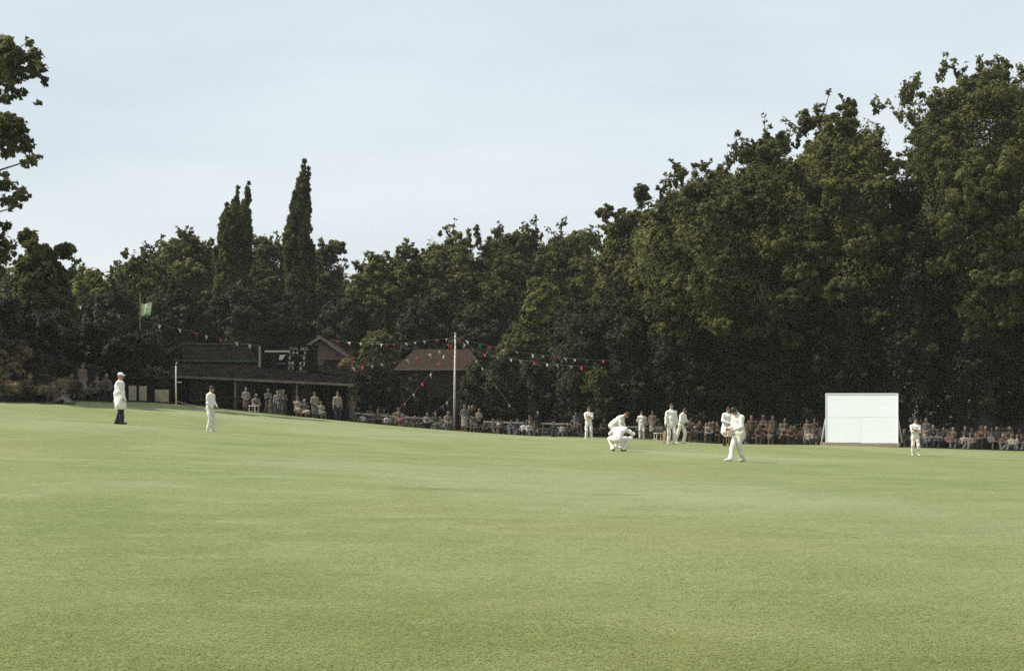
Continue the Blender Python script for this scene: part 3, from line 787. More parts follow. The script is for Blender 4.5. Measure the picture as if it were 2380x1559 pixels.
# gabled house and red-roofed lodge
def house(label, name, px0, px1, Y, eave, top, wallmat, depth, kind):
    x0, _ = XY(px0, Y); x1, _ = XY(px1, Y)
    h = thing(name, label, "house", ((x0 + x1) / 2, Y, gz(x0, Y)))
    zb = -0.3; z0 = h.location.z
    zEv = EYE - (eave - HY) * Y / K - z0; zTp = EYE - (top - HY) * Y / K - z0
    hwid = (x1 - x0) / 2
    w = MB()
    if kind == 'gable':
        for yy, flip in ((0, 0), (depth, 1)):
            v = [(-hwid, yy, zb), (hwid, yy, zb), (hwid, yy, zEv), (0, yy, zTp - 0.12), (-hwid, yy, zEv)]
            w.add(v, [(0, 1, 2, 3, 4) if not flip else (4, 3, 2, 1, 0)])
        w.add([(-hwid, 0, zb), (-hwid, depth, zb), (-hwid, depth, zEv), (-hwid, 0, zEv)], [(3, 2, 1, 0)])
        w.add([(hwid, 0, zb), (hwid, depth, zb), (hwid, depth, zEv), (hwid, 0, zEv)], [(0, 1, 2, 3)])
        w.obj("wall", wallmat, h)
        e = 0.35; dz = (zTp - zEv) * e / hwid
        rf = MB()
        rf.slab([(-hwid - e, -0.3, zEv - dz), (0, -0.3, zTp), (0, depth + .3, zTp), (-hwid - e, depth + .3, zEv - dz)], -0.12)
        rf.slab([(hwid + e, depth + .3, zEv - dz), (0, depth + .3, zTp), (0, -0.3, zTp), (hwid + e, -0.3, zEv - dz)], -0.12)
        rf.obj("roof", M['tile'], h)
        bg_ = MB()
        for s_ in (-1, 1):
            bg_.slab([(s_ * (hwid + e), -0.33, zEv - dz), (0, -0.33, zTp), (0, -0.33, zTp + 0.24), (s_ * (hwid + e), -0.33, zEv - dz + 0.24)][::s_], 0.06)
        bg_.obj("barge_board", M['edge'], h)
    else:
        w.box((0, depth / 2, (zEv + zb) / 2), (2 * hwid, depth, zEv - zb)); w.obj("wall", wallmat, h)
        o_ = 0.4; rh = hwid * 0.72
        a = [(-hwid - o_, -o_, zEv), (hwid + o_, -o_, zEv), (hwid + o_, depth + o_, zEv), (-hwid - o_, depth + o_, zEv)]
        t0, t1 = (-rh, depth / 2, zTp), (rh, depth / 2, zTp)
        MB().add(a + [t0, t1], [(0, 1, 5, 4), (1, 2, 5), (2, 3, 4, 5), (3, 0, 4), (3, 2, 1, 0)]).obj("roof", M['tile'], h)
        g_ = MB().box((0, -o_ - 0.05, zEv - 0.05), (2 * hwid + 2 * o_, 0.1, 0.12)); g_.obj("gutter", M['edge'], h)
    for s_ in (-0.5, 0.5):
        zc = zEv * 0.55 if kind != 'gable' else zEv - 0.9
        f_ = MB()
        for dx, dz_, sx_, sz_ in ((-.5, 0, .09, 1.2), (.5, 0, .09, 1.2), (0, .55, .91, .09), (0, -.55, .91, .09), (0, 0, .05, 1.0)):
            f_.box((s_ * hwid + dx, -0.03, zc + dz_), (sx_, 0.09, sz_))
        fo = f_.obj("window", M['timber'], h)
        MB().box((s_ * hwid, -0.005, zc), (0.9, 0.02, 1.0)).obj("pane", M['glass'], fo)
    dr = MB().box((0, -0.04, 1.0), (0.9, 0.1, 2.1)).obj("door", M['timber'], h)
    MB().box((0.33, -0.12, 1.0), (0.05, 0.06, 0.12)).obj("handle", M['iron'], dr)
    ch = MB().box((hwid * 0.5, depth * 0.6, zTp + 0.0), (0.6, 0.6, 1.2)); 
    return h, ch
house("gabled brick house, its peak showing right of the scoreboard", "gabled_house", 690, 800, 97, 826, 788, M['brick'], 7, 'gable')
house("low brick lodge with a red tiled hipped roof behind the flagpole", "lodge", 930, 1114, 97, 857, 807, M['darkbrick'], 7, 'hip')

# ------------------------------------------------------------------ poles, flag, bunting, fences
def pole(label, px, y0, Y, r0, mat, py_top, name="flagpole", lean=0.0, base_z=None):
    x, y = XY(px, Y); z = gz(x, y)
    zt = EYE - (py_top - HY) * Y / K
    t_ = thing(name, label, name.replace("_", " "), (x, y, z))
    MB().tube([(0, 0, -0.2), (lean / 2, 0, (zt - z) / 2), (lean, 0, zt - z)], [r0, r0 * .9, r0 * .65], 10).obj("shaft", M[mat], t_, True)
    return t_, zt - z
fp, fh = pole("tall white flagpole hung with bunting behind the seated crowd", 1055, 975, 89.5, 0.075, 'paint', 776, lean=0.09)
MB().tube([(0.09, 0, fh), (0.09, 0, fh + 0.06)], [0.09, 0.05], 10).obj("finial", M['paint'], fp, True)
gp, gh = pole("thin pole flying the green flag above the left bushes", 326, 930, 84, 0.028, 'edge', 682)
fl_v, fl_f = [], []
nu, nv = 11, 9
fw, fhh = 24 * 84 / K, 28 * 84 / K
z0 = gh - (703 - 682) * 84 / K
for j in range(nv):
    for i in range(nu):
        u_, v_ = i / (nu - 1), j / (nv - 1)
        fl_v.append((0.05 + u_ * fw * (1 - 0.12 * v_) , 0.07 * math.sin(u_ * 7 + v_ * 2.5) * u_ + 0.02, z0 - v_ * fhh - 0.06 * math.sin(u_ * 3.1) - 0.05 * math.sin(u_ * 6 + v_)))
for j in range(nv - 1):
    for i in range(nu - 1):
        a_ = j * nu + i
        fl_f.append((a_, a_ + 1, a_ + nu + 1, a_ + nu))
flag = link_mesh("flag", [Vector(v) + gp.location for v in fl_v], fl_f, M['flag'], None, True)
tag(flag, "small pale green flag flapping from a thin pole at the left", "flag")

def bunting(label, pts, cols, step=0.62, group="strings of bunting"):
    """pts: (px, py, Y) along the string"""
    w = [P(*p) for p in pts]
    dense = []
    for i in range(len(w) - 1):
        ln_ = np.linalg.norm(w[i + 1] - w[i]); n_ = max(2, int(ln_ / 0.2))
        for k in range(n_):
            tt = k / n_
            p = w[i] * (1 - tt) + w[i + 1] * tt
            p[2] -= 0.06 * ln_ * tt * (1 - tt)
            dense.append(p)
    dense.append(w[-1])
    o = dense[0]
    t_ = thing("bunting", label, "bunting", o, 0, group)
    MB().tube([p - o for p in dense], 0.011, 5).obj("cord", M['twine'], t_)
    acc = 0.0; k = 0
    for i in range(1, len(dense) - 1):
        acc += np.linalg.norm(dense[i] - dense[i - 1])
        if acc >= step:
            acc = random.uniform(-0.25, 0.2)
            d = dense[i + 1] - dense[i]; d /= np.linalg.norm(d)
            hd = np.array((d[0], d[1], 0)); hd /= np.linalg.norm(hd) + 1e-9
            hd = hd * 0.8 + np.array((random.uniform(-.4, .4), random.uniform(-.5, .5), 0)); hd /= np.linalg.norm(hd)
            wv = random.uniform(0.085, 0.125); hh = random.uniform(0.19, 0.30)
            sw = np.array((random.uniform(0.0, 0.16), random.uniform(-0.12, 0.12), 0))
            a_ = dense[i] - d * wv - o; b_ = dense[i] + d * wv - o
            tip = dense[i] + sw - np.array((0, 0, hh)) - o
            nrm = np.array((-d[1], d[0], 0.0)); nrm /= np.linalg.norm(nrm) + 1e-9
            md = (a_ + b_ + tip) / 3 + nrm * 0.05
            la = (a_ + tip) / 2 + nrm * 0.03; lb = (b_ + tip) / 2 - nrm * 0.03
            link_mesh("pennant", [a_, b_, lb, tip, la, md], [(0, 1, 5), (1, 2, 5), (2, 3, 5), (3, 4, 5), (4, 0, 5)], M[cols[k % len(cols)]], t_)
            k += 1
    return t_
bunting("bunting string falling from the left bushes to the scoreboard corner", [(150, 700, 80), (300, 735, 81), (440, 768, 83), (604, 803, 87)], ['cream', 'red', 'cream', 'red', 'cream'], 0.85)
TOPP = (1060, 783, 89.4)
bunting("bunting string from the flagpole top along above both roofs to the gable", [TOPP, (1000, 790, 89.5), (900, 799, 90), (770, 790, 91)], ['cream', 'red', 'cream', 'cream', 'cream', 'red', 'cream', 'teal', 'cream'], 0.6)
bunting("sagging bunting string from the flagpole down to the pavilion's right corner", [TOPP, (1020, 815, 89.3), (930, 838, 89), (790, 856, 88)], ['red', 'cream', 'cream', 'red', 'cream'], 0.66)
bunting("steep bunting string from the flagpole down left to the crowd rail", [TOPP, (1000, 868, 88.9), (920, 958, 88.2)], ['red', 'cream', 'red', 'cream'], 0.62)
bunting("short bunting string low at the left foot of the flagpole", [(1054, 918, 89.3), (1005, 962, 88.4)], ['cream', 'teal', 'cream'], 0.45)
bunting("upper bunting string from the flagpole right to the far bushes", [TOPP, (1130, 802, 89.8), (1260, 825, 90), (1430, 838, 90)], ['cream', 'teal', 'red', 'cream', 'cream', 'cream', 'cream', 'red', 'cream'], 0.62)
bunting("lower bunting string from the flagpole right to the far bushes", [TOPP, (1110, 818, 89.0), (1240, 840, 88.8), (1380, 852, 88.8)], ['cream', 'cream', 'red', 'cream'], 0.6)
bunting("steep bunting string from the flagpole down right to the crowd rail", [TOPP, (1125, 858, 88.9), (1200, 960, 88.2)], ['cream', 'red', 'cream', 'cream', 'red'], 0.55)

gp2, gh2 = pole("slim white post with a bracket at the left end of the pavilion", 409, 938, 74, 0.045, 'paint', 846, name="post")
MB().box((0.14, 0, gh2 * 0.55), (0.3, 0.05, 0.05)).obj("bracket", M['paint'], gp2)
MB().tube([(0, 0, gh2 - 0.05), (0.05, 0, gh2 + 0.1)], [0.06, 0.03], 8).obj("finial", M['rawwood'], gp2, True)
ro = thing("boundary_rope", "thin slack rope low to the grass beside the slim white post", "rope", G(411, 74.2))
pts = []
for i in range(14):
    q = G(411 + i * 6.5, 74.2 + i * 0.32); pts.append(q - np.array(ro.location) + np.array((0, 0, 0.16 - 0.10 * math.sin(i / 13 * math.pi))))
MB().tube(pts, 0.016, 6).obj("rope", M['rope'], ro)

pf = thing("panel_fence", "pale boarded fence with three panels right of the near umpire", "fence", (0, 0, 0))
for (x0, x1, yt, yb, Yp) in ((299, 317, 896, 930, 71.5), (323, 341, 897, 931, 72), (358, 392, 905, 933, 73)):
    mb = MB()
    nb = max(3, int((x1 - x0) / 4))
    for k in range(nb):
        a0 = x0 + (x1 - x0) * k / nb; a1 = x0 + (x1 - x0) * (k + 0.92) / nb
        mb.slab([P(a0, yb, Yp), P(a1, yb, Yp), P(a1, yt + random.uniform(-.6, .6), Yp), P(a0, yt, Yp)], 0.03)
    mb.slab([P(x0, yt + 8, Yp + .04), P(x1, yt + 8, Yp + .04), P(x1, yt + 5, Yp + .04), P(x0, yt + 5, Yp + .04)], 0.05)
    mb.obj("panel", M['paleboard'], pf)
for x in (296, 320, 344, 356, 396):
    q = G(x, 72.2)
    MB().box(q + np.array((0, 0.05, 0.4)), (0.12, 0.12, 1.3)).obj("post", M['timber'], pf)

def rail_fence(label, pxs, Y0, Y1, h=0.80, w=0.09):
    f = thing("rail_fence", label, "fence", G(pxs[0], Y0), 0, "rail fences behind the crowd")
    o = np.array(f.location)
    n = len(pxs)
    for i in range(n):
        q = G(pxs[i], Y0 + (Y1 - Y0) * i / (n - 1)) - o
        MB().box(q + np.array((0, 0.08, h / 2 - .1)), (0.09, 0.09, h + .2)).obj("post", M['rawwood'], f)
    for i in range(n - 1):
        a = G(pxs[i], Y0 + (Y1 - Y0) * i / (n - 1)) - o; b_ = G(pxs[i + 1], Y0 + (Y1 - Y0) * (i + 1) / (n - 1)) - o
        a[2] += h; b_[2] += h
        MB().slab([a + (0.02, 0, -w), b_ + (-0.02, 0, -w), b_ + (-0.02, 0, 0), a + (0.02, 0, 0)], 0.06).obj("rail", M['paint'], f)
rail_fence("pale rail fence behind the crowd left of the flagpole", [820, 865, 910, 955, 1000, 1045], 88.8, 89.6)
rail_fence("pale rail fence behind the crowd right of the flagpole", [1125, 1170, 1215, 1262, 1310, 1350], 90, 90.4)
rail_fence("pale rail fence between the bending cricketer and the tall fielder", [1440, 1490, 1540], 90.3, 90.3, 0.7)
rail_fence("pale rail fence left of the far umpire", [1600, 1640, 1685], 88.5, 88, 0.9)

# ------------------------------------------------------------------ sight screen
ss = thing("sight_screen", "large white board sight screen on a low wheeled base", "sight screen", G(2003, 76))
o = np.array(ss.location)
def T(px, py, d=0.0): return P(px, py, 76 + d + (2003 - px) / 168 * 1.5) - o
def pan(x0, y0, x1, y1): return MB().slab([T(x0, y1), T(x1, y1), T(x1, y0), T(x0, y0)], 0.05)
pan(1920.5, 915.5, 2085.5, 969.5).obj("panel", M['screenwhite'], ss)
pan(1920.5, 969.8, 2000.2, 1028).obj("panel", M['screenwhite'], ss)
pan(2000.5, 969.8, 2085.5, 1029.5).obj("panel", M['screenwhite'], ss)
fr = MB()
fr.slab([T(1918.5, 1030, -.03), T(1920.5, 1030, -.03), T(1920.5, 914, -.03), T(1918.5, 914, -.03)], 0.12)
fr.slab([T(2085.5, 1032, -.03), T(2087.5, 1032, -.03), T(2087.5, 914, -.03), T(2085.5, 914, -.03)], 0.12)
fr.slab([T(1920.5, 915.5, -.03), T(2085.5, 915.5, -.03), T(2085.5, 913.6, -.03), T(1920.5, 913.6, -.03)], 0.12)
fr.slab([T(1924, 1030, .08), T(2082, 1031, .08), T(2082, 1027, .08), T(1924, 1026, .08)], 0.10)
fr.slab([T(1924, 972, .08), T(2082, 972, .08), T(2082, 968, .08), T(1924, 968, .08)], 0.10)
fr.obj("frame", M['screenwhite'], ss)
for (x0, y0, d0, x1, y1, d1) in ((1919, 974, 0.05, 1909, 1031, 0.5), (1919, 974, 0.1, 1924, 1026, 1.3), (2087, 974, 0.05, 2096, 1028, 0.7), (2082, 972, 0.1, 2080, 1026, 1.3)):
    MB().tube([T(x0, y0, d0), T(x1, y1, d1)], 0.045, 8).obj("strut", M['paint'], ss)
MB().slab([T(1906, 1034, -.2), T(2090, 1039, -.2), T(2090, 1032, -.2), T(1906, 1028.5, -.2)], 0.14).obj("base_beam", M['rawwood'], ss)
MB().slab([T(1908, 1032, 1.3), T(2092, 1036, 1.3), T(2092, 1030, 1.3), T(1908, 1027, 1.3)], 0.14).obj("base_beam", M['rawwood'], ss)
for px, d in ((1924, 0.28), (2074, 0.28), (1924, 1.42), (2074, 1.42)):
    q = G(px, 76 + d + (2003 - px) / 168 * 1.5) - o
    MB().tube([q + (0, -0.045, 0.13), q + (0, 0.045, 0.13)], 0.15, 16).obj("wheel", M['iron'], ss)

def stool(label, px, Y, rz, mat):
    c = thing("stool", label, "stool", G(px, Y), rz, "plain wooden stools at the boundary")
    for sx_ in (-1, 1):
        for sy_ in (-1, 1):
            MB().tube([(sx_ * .24, sy_ * .17, 0), (sx_ * .19, sy_ * .14, .50)], .024, 6).obj("leg", M[mat], c)
        MB().tube([(sx_ * .215, -.155, .2), (sx_ * .215, .155, .2)], .016, 6).obj("stretcher", M[mat], c)
    MB().box((0, 0, .52), (.50, .36, .045)).obj("seat", M[mat], c)
stool("pale empty stool at the crowd's edge left of the tall fielder's bat", 1531, 80.5, 0.4, 'paint')
stool("pale empty stool on the grass before the pavilion's middle", 590, 81.8, -0.5, 'paint')
def bench(label, px, Y, rz, ln_=2.6):
    c = thing("bench", label, "bench", G(px, Y), rz, "benches under the spectators")
    MB().box((0, 0, .43), (ln_, .32, .04)).obj("seat", M['rawwood'], c)
    for sx_ in (-ln_ / 2 + .25, ln_ / 2 - .25):
        MB().box((sx_, 0, .205), (.06, .28, .41)).obj("leg", M['rawwood'], c)

# ------------------------------------------------------------------ people
class Sdf:
    def __init__(s, lo, hi, h):
        s.h = h; s.lo = np.array(lo, float)
        s.n = np.ceil((np.array(hi) - s.lo) / h).astype(int) + 1
        s.F = np.full(s.n, 1.0, np.float32)
        s.ax = [s.lo[i] + np.arange(s.n[i]) * h for i in range(3)]
    def _win(s, lo, hi):
        a = np.maximum(np.floor((lo - s.lo) / s.h).astype(int), 0)
        b = np.minimum(np.ceil((hi - s.lo) / s.h).astype(int) + 1, s.n)
        if np.any(b <= a): return None
        sl = tuple(slice(a[i], b[i]) for i in range(3))
        g = np.stack(np.meshgrid(*[s.ax[i][sl[i]] for i in range(3)], indexing='ij'), -1)
        return sl, g
    def _merge(s, sl, d, k):
        f = s.F[sl]
        if k > 0:
            hh = np.clip(0.5 + 0.5 * (f - d) / k, 0, 1)
            s.F[sl] = f * (1 - hh) + d * hh - k * hh * (1 - hh)
        else:
            s.F[sl] = np.minimum(f, d)
    def cap(s, a, b, ra, rb=None, k=0.03):
        a = np.array(a, float); b = np.array(b, float); rb = ra if rb is None else rb
        m = max(ra, rb) + k + 3 * s.h
        w = s._win(np.minimum(a, b) - m, np.maximum(a, b) + m)
        if w is None: return
        sl, g = w
        ab = b - a; t = np.clip(((g - a) @ ab) / (ab @ ab + 1e-12), 0, 1)
        d = np.linalg.norm(g - a - t[..., None] * ab, axis=-1) - (ra + (rb - ra) * t)
        s._merge(sl, d, k)
    def ell(s, c, r, B=None, k=0.03, cut=None):
        """ellipsoid with axes the columns of B; cut = (point, normal) keeps the side the normal points to"""
        c = np.array(c, float); r = np.array(r, float); B = np.eye(3) if B is None else B
        m = r.max() + k + 3 * s.h
        w = s._win(c - m, c + m)
        if w is None: return
        sl, g = w
        q = (g - c) @ B
        k0 = np.linalg.norm(q / r, axis=-1); k1 = np.linalg.norm(q / (r * r), axis=-1) + 1e-9
        d = k0 * (k0 - 1) / k1
        if cut is not None:
            for p, nn in cut:
                d = np.maximum(d, -((g - np.array(p)) @ np.array(nn)))
        s._merge(sl, d, k)
    def below(s, z):
        d = (z - s.ax[2])[None, None, :]
        s.F = np.maximum(s.F, d).astype(np.float32)
    def wrinkle(s, amp, seed=0, fz=26.0):
        x, y, z = np.meshgrid(*s.ax, indexing='ij', sparse=True)
        w = np.sin(fz * z + 9 * x + 6 * np.sin(7 * y + seed) + seed) + 0.7 * np.sin(0.6 * fz * z - 17 * x + 11 * y + 2.1 * seed) + 0.5 * np.sin(23 * x + 19 * y + 0.3 * fz * z)
        s.F += (amp * w).astype(np.float32)
    def mesh(s, name, mat, parent):
        F = s.F; Sg = F < 0
        if not Sg.any(): return None
        n = np.array(F.shape)
        c8 = [(0, 0, 0), (1, 0, 0), (0, 1, 0), (1, 1, 0), (0, 0, 1), (1, 0, 1), (0, 1, 1), (1, 1, 1)]
        cnt = np.zeros(n - 1, np.int8)
        for c in c8:
            cnt += Sg[c[0]:n[0] - 1 + c[0], c[1]:n[1] - 1 + c[1], c[2]:n[2] - 1 + c[2]]
        I = np.argwhere((cnt > 0) & (cnt < 8))
        vals = np.stack([F[I[:, 0] + c[0], I[:, 1] + c[1], I[:, 2] + c[2]] for c in c8], 1)
        acc = np.zeros((len(I), 3)); num = np.zeros((len(I), 1))
        for a in range(8):
            for b in range(a + 1, 8):
                dv = np.abs(np.array(c8[a]) - np.array(c8[b]))
                if dv.sum() != 1: continue
                va, vb = vals[:, a], vals[:, b]
                cr = (va < 0) != (vb < 0)
                t = np.where(cr, va / np.where(cr, va - vb, 1), 0)
                p = np.array(c8[a]) + t[:, None] * (np.array(c8[b]) - np.array(c8[a]))
                acc += p * cr[:, None]; num += cr[:, None]
        V = s.lo + (I + acc / num) * s.h
        idx = np.full(n - 1, -1, np.int32); idx[I[:, 0], I[:, 1], I[:, 2]] = np.arange(len(I))
        faces = []
        for ax in range(3):
            o1, o2 = [(1, 2), (2, 0), (0, 1)][ax]
            sl0 = [slice(None)] * 3; sl1 = [slice(None)] * 3
            sl0[ax] = slice(0, -1); sl1[ax] = slice(1, None)
            d = Sg[tuple(sl0)] != Sg[tuple(sl1)]
            E = np.argwhere(d)
            ok = (E[:, o1] > 0) & (E[:, o2] > 0) & (E[:, o1] < n[o1] - 1) & (E[:, o2] < n[o2] - 1)
            E = E[ok]
            inside = Sg[E[:, 0], E[:, 1], E[:, 2]]
            e1 = np.zeros(3, int); e1[o1] = 1; e2 = np.zeros(3, int); e2[o2] = 1
            q = [idx[tuple((E - x).T)] for x in (e1 + e2, e2, 0 * e1, e1)]
            q = np.stack(q, 1)
            q[~inside] = q[~inside][:, ::-1]
            faces.append(q)
        fc = np.concatenate(faces)
        fc = fc[(fc >= 0).all(1)]
        return link_mesh(name, V, fc, mat, parent, True)

def ik(a, t, l1, l2, pole):
    a = np.array(a, float); t = np.array(t, float)
    d = t - a; L_ = np.linalg.norm(d)
    if L_ > (l1 + l2) * 0.995:
        t = a + d / L_ * (l1 + l2) * 0.995; d = t - a; L_ = np.linalg.norm(d)
    u = d / L_
    x = (l1 * l1 - l2 * l2 + L_ * L_) / (2 * L_)
    h = math.sqrt(max(0, l1 * l1 - x * x))
    p = np.array(pole, float); p = p - (p @ u) * u; p = nrm(p)
    return a + u * x + p * h, t

def skel(p):
    """p faces -Y.  returns joints"""
    J = {}
    hip = np.array(p.get('hip', (0, 0, .93)), float)
    ln_, sd, tw = math.radians(p.get('lean', 2)), math.radians(p.get('side', 0)), math.radians(p.get('twist', 0))
    u = nrm((math.sin(sd), -math.sin(ln_), math.cos(ln_) * math.cos(sd)))
    ac = nrm((math.cos(tw), math.sin(tw), 0)); ac = nrm(ac - (ac @ u) * u)
    fw_ = np.cross(ac, u) * 1.0
    if fw_[1] > 0 and abs(tw) < 1.2: fw_ = -fw_
    J['hip'] = hip; J['u'] = u; J['ac'] = ac; J['fw'] = fw_
    J['belly'] = hip + .16 * u; J['chest'] = hip + .34 * u; J['neck'] = hip + .52 * u
    nod, turn = ln_ + math.radians(p.get('nod', 3)), math.radians(p.get('turn', 0)) + tw
    hu = nrm((math.sin(turn) * math.sin(nod) + math.sin(sd) * .6, -math.cos(turn) * math.sin(nod), math.cos(nod)))
    hr = nrm((math.cos(turn), math.sin(turn), 0)); hr = nrm(hr - (hr @ hu) * hu)
    hf = np.cross(hr, hu)
    if hf @ np.array((math.sin(turn), -math.cos(turn), -0.3)) < 0: hf = -hf
    J['head'] = J['neck'] + .04 * u + .135 * hu
    J['HB'] = np.stack([hr, hf, hu], 1)
    for s_, k in ((-1, 'a'), (1, 'b')):
        J['sh' + k] = J['neck'] - .075 * u + s_ * .175 * ac
        J['hp' + k] = hip + s_ * .092 * nrm((ac[0], ac[1], 0)) - .02 * u
        ft = np.array(p.get('foot' + k, (s_ * .11, 0, .075)), float)
        kn, an = ik(J['hp' + k], ft, .43, .425, p.get('kp' + k, (s_ * .15, -1, .1)))
        J['kn' + k], J['an' + k] = kn, an
        hd = np.array(p.get('hand' + k, (s_ * .25, -.04, .80)), float)
        el, wr = ik(J['sh' + k], hd, .285, .25, p.get('ep' + k, (s_ * .6, .8, -.2)))
        J['el' + k], J['wr' + k] = el, wr
        J['hd' + k] = nrm(p.get('hdir' + k, wr - el))
        fa = math.radians(p.get('fa' + k, s_ * 12))
        J['fd' + k] = np.array((math.sin(fa), -math.cos(fa), p.get('fpitch', 0)))
    return J

def bounds(J, pad=.34):
    pts = np.array([v for k, v in J.items() if k[:2] in ('hi', 'be', 'ch', 'ne', 'he', 'sh', 'hp', 'kn', 'an', 'el', 'wr')])
    lo, hi = pts.min(0) - pad, pts.max(0) + pad
    lo[2] = -0.03
    return lo, hi

def body_mesh(J, h, parent, mat, fingers=True, bare_legs=False):
    s = Sdf(*bounds(J), h)
    H, B = J['head'], J['HB']; r_, f_, u_ = B[:, 0], B[:, 1], B[:, 2]
    s.ell(H + .015 * u_ - .008 * f_, (.076, .096, .105), B, .02)
    s.ell(H - .055 * u_ + .025 * f_, (.058, .070, .070), B, .03)
    s.ell(H - .105 * u_ + .055 * f_, (.026, .022, .018), B, .02)                 # chin
    s.cap(H + .012 * u_ + .09 * f_, H - .03 * u_ + .112 * f_, .010, .016, .012)   # nose
    s.cap(H + .035 * u_ + .086 * f_ - .03 * r_, H + .035 * u_ + .086 * f_ + .03 * r_, .012, .012, .015)
    for q in (-1, 1):
        s.ell(H + q * .078 * r_ - .012 * u_ - .012 * f_, (.012, .022, .032), B, .012)   # ears
    s.cap(J['neck'] - .06 * J['u'], H - .05 * u_ - .015 * f_, .056, .052, .03)
    s.cap(J['hip'], J['chest'], .085, .10, .05)
    s.cap(J['sha'], J['shb'], .05, .05, .05)
    s.cap(J['chest'], J['neck'], .09, .05, .05)
    for k, q in (('a', -1), ('b', 1)):
        s.cap(J['sh' + k], J['el' + k], .044, .036, .03)
        s.cap(J['el' + k], J['wr' + k], .037, .026, .02)
        w, d = J['wr' + k], J['hd' + k]
        side = nrm(np.cross(d, J['fw'] + np.array((0, 0, .2)))); 
        pn = nrm(np.cross(d, side))
        if pn @ J['fw'] < 0: pn = -pn
        pc = w + .052 * d
        s.ell(pc, (.040, .050, .019), np.stack([side, d, np.cross(side, d)], 1), .018)
        if fingers:
            for i, (lf, of) in enumerate(((.072, -.030), (.080, -.010), (.075, .010), (.060, .029))):
                b0 = w + .085 * d + of * side
                b1 = b0 + lf * .55 * nrm(d + .15 * pn + of * 1.5 * side)
                b2 = b1 + lf * .5 * nrm(d * .8 + .6 * pn)
                s.cap(b0, b1, .0098, .0090, .006); s.cap(b1, b2, .0090, .0080, .004)
            t0 = w + .03 * d - q * .032 * side
            t1 = t0 + .04 * nrm(d * .7 - q * .8 * side + .3 * pn)
            s.cap(t0, t1, .0135, .011, .01); s.cap(t1, t1 + .03 * nrm(d + .4 * pn), .011, .009, .005)
        else:
            s.ell(w + .11 * d, (.036, .045, .018), np.stack([side, d, np.cross(side, d)], 1), .015)
        s.cap(J['hp' + k], J['kn' + k], .072, .050, .03)
        s.cap(J['kn' + k], J['an' + k], .050, .034, .02)
        s.cap(J['an' + k], J['an' + k] + .10 * J['fd' + k] - np.array((0, 0, .035)), .034, .03, .02)
    return s.mesh("body", mat, parent)

def top_mesh(J, h, parent, mat, name="shirt", sleeve='long', hem=0.02, loose=0.0, seed=1, coat=None, wr=.0065):
    s = Sdf(*bounds(J), h)
    u, ac, fw_ = J['u'], J['ac'], J['fw']
    B = np.stack([ac, np.cross(u, ac), u], 1)
    s.ell(J['chest'] + .02 * u, (.178 + loose, .122 + loose, .20), B, .05)
    s.ell(J['belly'] + .0 * u, (.158 + loose, .118 + loose, .17), B, .05)
    s.cap(J['sha'] - .005 * u, J['shb'] - .005 * u, .068, .068, .06)
    s.cap(J['neck'] - .05 * u, J['neck'] + .02 * u, .078, .066, .03)
    for k in 'ab':
        s.cap(J['sh' + k], J['el' + k], .064 + loose * .5, .054 + loose * .5, .035)
        if sleeve == 'long':
            s.cap(J['el' + k], J['el' + k] * .08 + J['wr' + k] * .92, .054 + loose * .5, .042 + loose * .4, .025)
        elif sleeve == 'rolled':
            s.cap(J['el' + k], J['el' + k] * .8 + J['wr' + k] * .2, .056, .055, .02)
    if coat:
        zc = coat
        a = J['hip'] + .08 * u
        for q, k in ((-1, 'a'), (1, 'b')):
            tgt = J['hp' + k] * .35 + J['kn' + k] * .65
            s.cap(a + q * .05 * ac, tgt, .125 + loose, .145 + loose, .06)
        s.cap(a, (J['kna'] + J['knb']) / 2, .13 + loose, .15 + loose, .07)
    else:
        s.cap(J['belly'], J['hip'] - hem * u, .13 + loose, .135 + loose, .05)
    s.wrinkle(wr, seed)
    if coat: s.below(coat)
    return s.mesh(name, mat, parent)

def legs_mesh(J, h, parent, mat, name="trousers", seed=2, loose=0.0, skirt=False, wr=.0075, short=False):
    s = Sdf(*bounds(J), h)
    B = np.stack([nrm((J['ac'][0], J['ac'][1], 0)), np.array((-J['ac'][1], J['ac'][0], 0)), (0, 0, 1)], 1)
    s.ell(J['hip'] - .03 * J['u'], (.158 + loose, .122 + loose, .14), B, .05)
    s.cap(J['hip'], J['hip'] + .10 * J['u'], .125, .118, .05)
    for k in 'ab':
        s.cap(J['hp' + k], J['kn' + k], .092 + loose, .074 + loose, .045)
        if not short:
            e = J['an' + k] - np.array((0, 0, .02))
            s.cap(J['kn' + k], e, .074 + loose, .072 + loose, .03)
        if skirt:
            s.cap(J['hip'], (J['kna'] + J['knb']) / 2, .14, .15, .08)
    s.wrinkle(wr, seed, 22)
    s.below(0.035)
    return s.mesh(name, mat, parent)

def shoes_mesh(J, h, parent, mat):
    for k in 'ab':
        a = J['an' + k]; d = nrm(J['fd' + k])
        s = Sdf(a - np.array((.3, .3, .12)), a + np.array((.3, .3, .12)), h)
        z = np.array((0, 0, 1.0))
        s.cap(a - .05 * d - .03 * z, a + .0 * d - .01 * z, .045, .046, .03)
        s.cap(a + .0 * d - .035 * z, a + .17 * d - .042 * z, .044, .034, .03)
        s.mesh("shoe", mat, parent)

